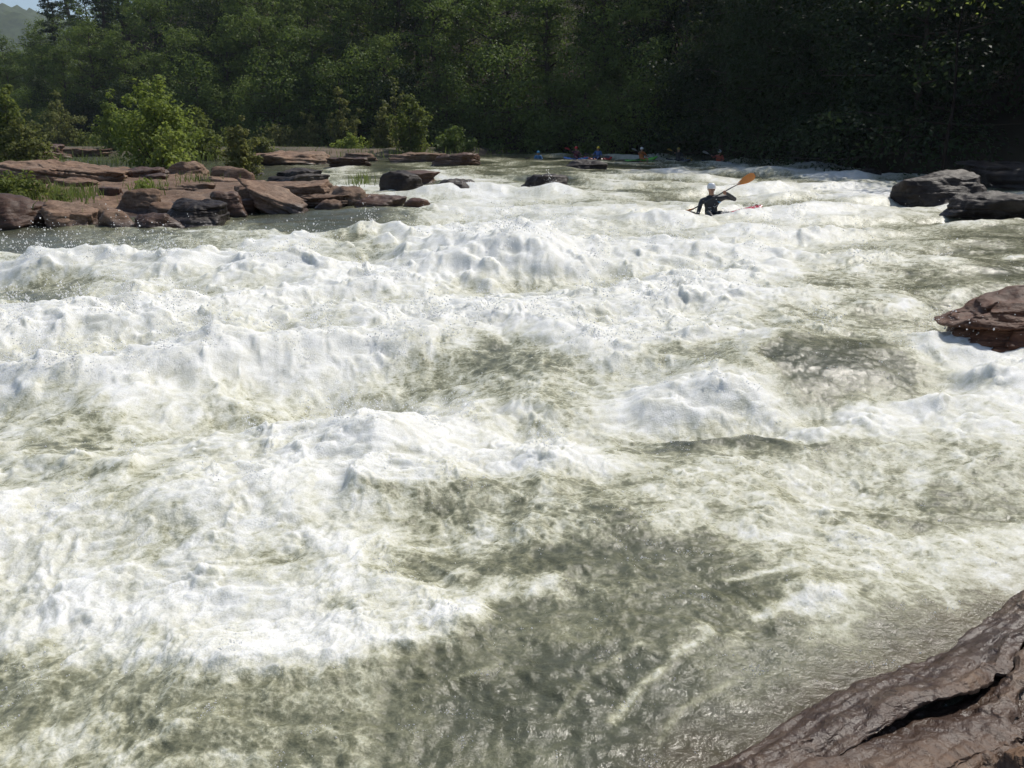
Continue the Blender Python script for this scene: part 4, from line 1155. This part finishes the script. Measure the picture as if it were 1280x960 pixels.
def kayak(label, loc, rot, col, L=2.5, W=.64, deckcol=None):
    root = empty('kayak', loc); root.rotation_euler = rot; tag(root, label, 'kayak')
    n, k = 33, 20
    y = np.linspace(-1, 1, n); V = []
    for t in y:
        half = W / 2 * (1 - abs(t) ** 2.6) ** .62 + .01
        rock_ = .20 * abs(t) ** 2.4
        hh = .17 * (1 - .62 * abs(t) ** 3); keel = .15 * (1 - abs(t) ** 3)
        for j in range(k):
            a = 2 * np.pi * j / k; ca, sa = math.cos(a), math.sin(a)
            xx = half * np.sign(ca) * abs(ca) ** .75
            zz = (hh * np.sign(sa) * abs(sa) ** .8 if sa > 0 else keel * np.sign(sa) * abs(sa) ** .55)
            V.append((xx, t * L / 2, zz + rock_))
    V = np.array(V); F = [[i * k + j, i * k + (j + 1) % k, (i + 1) * k + (j + 1) % k, (i + 1) * k + j] for i in range(n - 1) for j in range(k)]
    V0 = V[:k].mean(0); V1 = V[-k:].mean(0)
    m = cmat('kayak_plastic', col, .22)
    mk('hull', V, np.array(F), m, root)
    rm = MB(); th = np.linspace(0, 2 * np.pi, 25)
    rm.tube(np.stack([np.cos(th) * .25, np.sin(th) * .42, .175 + 0 * th], 1), [.018] * 25, 6, cap=False)
    rm.build('cockpit_rim', cmat('rim_black', (.02, .02, .022), .4), root)
    sk = lathe([(.0, .235), (.10, .23), (.22, .195), (.255, .178)], 24, 1, 1.66)
    mk('spray_deck', sk[0], sk[1], cmat('neoprene', deckcol or (.025, .026, .03), .6), root)
    for s in (-1, 1):
        g = MB(); g.tube([(-.05, s * L * .43, .26), (0, s * L * .43, .31), (.05, s * L * .43, .26)], [.009] * 3, 6)
        g.build('grab_handle', cmat('strap', (.03, .03, .03), .6), root)
    return root

def paddle(label, p0, p1, blade, shaft=(.03, .03, .035), feather=(0, -1, .25), bl=.46):
    p0, p1 = Vector(p0), Vector(p1); c = (p0 + p1) / 2
    root = empty('paddle', c); tag(root, label, 'paddle')
    d = (p1 - p0); L = d.length; d.normalize()
    mb = MB(); mb.tube([-d * (L / 2 - bl * .8), d * 0, d * (L / 2 - bl * .8)], [.016] * 3, 8); mb.build('shaft', cmat('paddle_shaft', shaft, .35), root)
    f = Vector(feather).normalized(); s = d.cross(f).normalized(); f = s.cross(d).normalized()
    f0 = f
    for sg in (-1, 1):
        f = f0 if sg > 0 else Quaternion(d, R(72)) @ f0
        s = d.cross(f).normalized()
        q = MB(); P = []; Rr = []
        for t in np.linspace(0, 1, 10):
            P.append(d * sg * (L / 2 - bl + bl * t) + f * (-.03 * math.sin(t * 3.14)))
            wv = .016 + .088 * math.sin(min(t * 1.15, 1) * math.pi * .62) ** 1.3 * (1 if t < .85 else (1 - ((t - .85) / .15) ** 2 * .6))
            Rr.append((wv, .008))
        # tube() picks its own side axis; build the blade ring by ring instead
        k = 12; ring = []
        for p_, (wa, wb) in zip(P, Rr):
            for j in range(k):
                a = 2 * np.pi * j / k; ring.append(p_ + s * (wa * math.cos(a)) + f * (wb * math.sin(a)))
        F = [[i * k + j, i * k + (j + 1) % k, (i + 1) * k + (j + 1) % k, (i + 1) * k + j] for i in range(9) for j in range(k)]
        mk('blade', np.array([list(x) for x in ring]), np.array(F), cmat('paddle_blade', blade, .35), root)
    return root

def build_kayakers():
    # near paddler
    b = at(888, 268); sc = b.y / F_PX
    base = Vector((b.x, b.y, b.z - .02))
    def loc(px, py, dy=0.): return Vector(((px - 888) * sc, dy, (268 - py) * sc))
    hl = loc(858, 262, -.36); hr = loc(899, 239, -.34)
    person('person in dark jacket and white helmet paddling the near red kayak', base, 0, 0, (.022, .024, .03), (.03, .032, .04), (.82, .83, .85),
           (tuple(hl), tuple(hr)), elbows=(tuple(loc(871, 268, -.12)), tuple(loc(916, 249, -.14))), shl=(tuple(loc(876, 250)), tuple(loc(906, 246))),
           head=tuple(loc(886.5, 236.5, -.05)), hero=True)
    kayak('red whitewater kayak half buried in foam under the near paddler', base + Vector((.33, .05, -.20)), (R(9), R(16), R(-66)), (.55, .03, .06))
    d = (hr - hl).normalized()
    e0 = base + hl - d * ((hl - loc(843, 269.5, -.36)).length); e1 = base + hr + d * ((loc(933, 218, -.3) - hr).length)
    paddle('orange-bladed paddle held across the near paddler\'s chest', e0, e1, (.72, .27, .06), feather=(.2, -1, .5), bl=.52)
    # far row
    far = [
        (672, 198, 60, (.06, .22, .45), (.05, .18, .35), (.08, .35, .6), (.1, .3, .5), 0, 'person low in the water wearing a light blue helmet', 'pale blue kayak almost hidden behind the lip of the rapid', None, 'dark paddle lying low beside the light blue helmet'),
        (718, 198, 60, (.10, .03, .05), (.16, .03, .05), (.75, .05, .05), (.08, .22, .6), 40, 'person in dark red top and red helmet upstream', 'blue kayak of the paddler in red helmet', (.55, .06, .08), 'red-bladed paddle raised left of the red helmet'),
        (745, 198, 60, (.04, .10, .28), (.05, .13, .35), (.85, .6, .03), (.6, .04, .05), -60, 'person in blue jacket and yellow helmet upstream', 'red kayak of the paddler in yellow helmet', None, 'dark paddle held low by the yellow-helmeted paddler'),
        (798, 199, 58, (.5, .16, .04), (.6, .2, .04), (.85, .86, .88), (.12, .5, .05), 55, 'person in orange vest and white helmet in a bright green boat', 'bright green kayak riding the lip of the rapid', (.55, .56, .58), 'grey-bladed paddle beside the bright green kayak'),
        (843, 200, 57, (.03, .03, .035), (.05, .05, .05), (.35, .28, .05), (.03, .035, .05), 30, 'person in black jacket and mustard helmet in the shade', 'black kayak of the paddler in mustard helmet', (.4, .28, .04), 'mustard-bladed paddle raised in the shade'),
        (893, 204, 51, (.35, .07, .04), (.4, .09, .04), (.85, .87, .95), (.03, .035, .06), -70, 'person in orange-red top and shining white helmet behind the wave', 'dark navy kayak breaking over the white wave', (.35, .36, .38), 'grey-bladed paddle raised above the dark navy kayak')]
    for i, (px, py, yy, jac, vest, helm, kcol, yaw, lp, lk, bl, lpad) in enumerate(far):
        x = (px - 640) / F_PX * yy * .985
        z = float(zbase(yy)) + .04
        if i == 0: z -= .30
        o = Vector((x, yy, z)); ry = R(yaw)
        up = i in (1, 3, 4, 5)
        hands = ((-.38, -.36, .50), (.30, -.36, .22)) if up else ((-.34, -.36, .26), (.34, -.36, .18))
        rot = R(yaw * .35)
        person(lp, o, rot, 0, jac, vest, helm, hands)
        kayak(lk, o + Vector((0, -.02, -.14)), (R(-6 if i in (3, 5) else 0), 0, ry), kcol)
        Mz = Matrix.Rotation(rot, 3, 'Z')
        h0 = o + Mz @ Vector(hands[0]); h1 = o + Mz @ Vector(hands[1]); d = (h1 - h0).normalized()
        paddle(lpad, h0 - d * .62, h1 + d * .62, bl or (.05, .05, .06), feather=(.1, -1, .3))
build_kayakers()

# ------------------------------------------------------------------ air
def build_haze():
    m = bpy.data.materials.new('haze'); m.use_nodes = True; nt = m.node_tree; nt.nodes.clear()
    out = nt.nodes.new('ShaderNodeOutputMaterial'); v = nt.nodes.new('ShaderNodeVolumePrincipled')
    v.inputs['Color'].default_value = (.75, .85, 1, 1); v.inputs['Density'].default_value = HAZE; v.inputs['Anisotropy'].default_value = .0
    nt.links.new(v.outputs[0], out.inputs['Volume'])
    x0, x1, y0, y1, z0, z1 = -1400, 400, -60, 1400, -6, 260
    V = np.array([(x, y, z) for x in (x0, x1) for y in (y0, y1) for z in (z0, z1)], float)
    F = np.array([(0, 1, 3, 2), (4, 6, 7, 5), (0, 4, 5, 1), (2, 3, 7, 6), (0, 2, 6, 4), (1, 5, 7, 3)])
    tag(mk('haze', V, F, m, smooth=False), kind='stuff')
HAZE = .00018
if HAZE: build_haze()
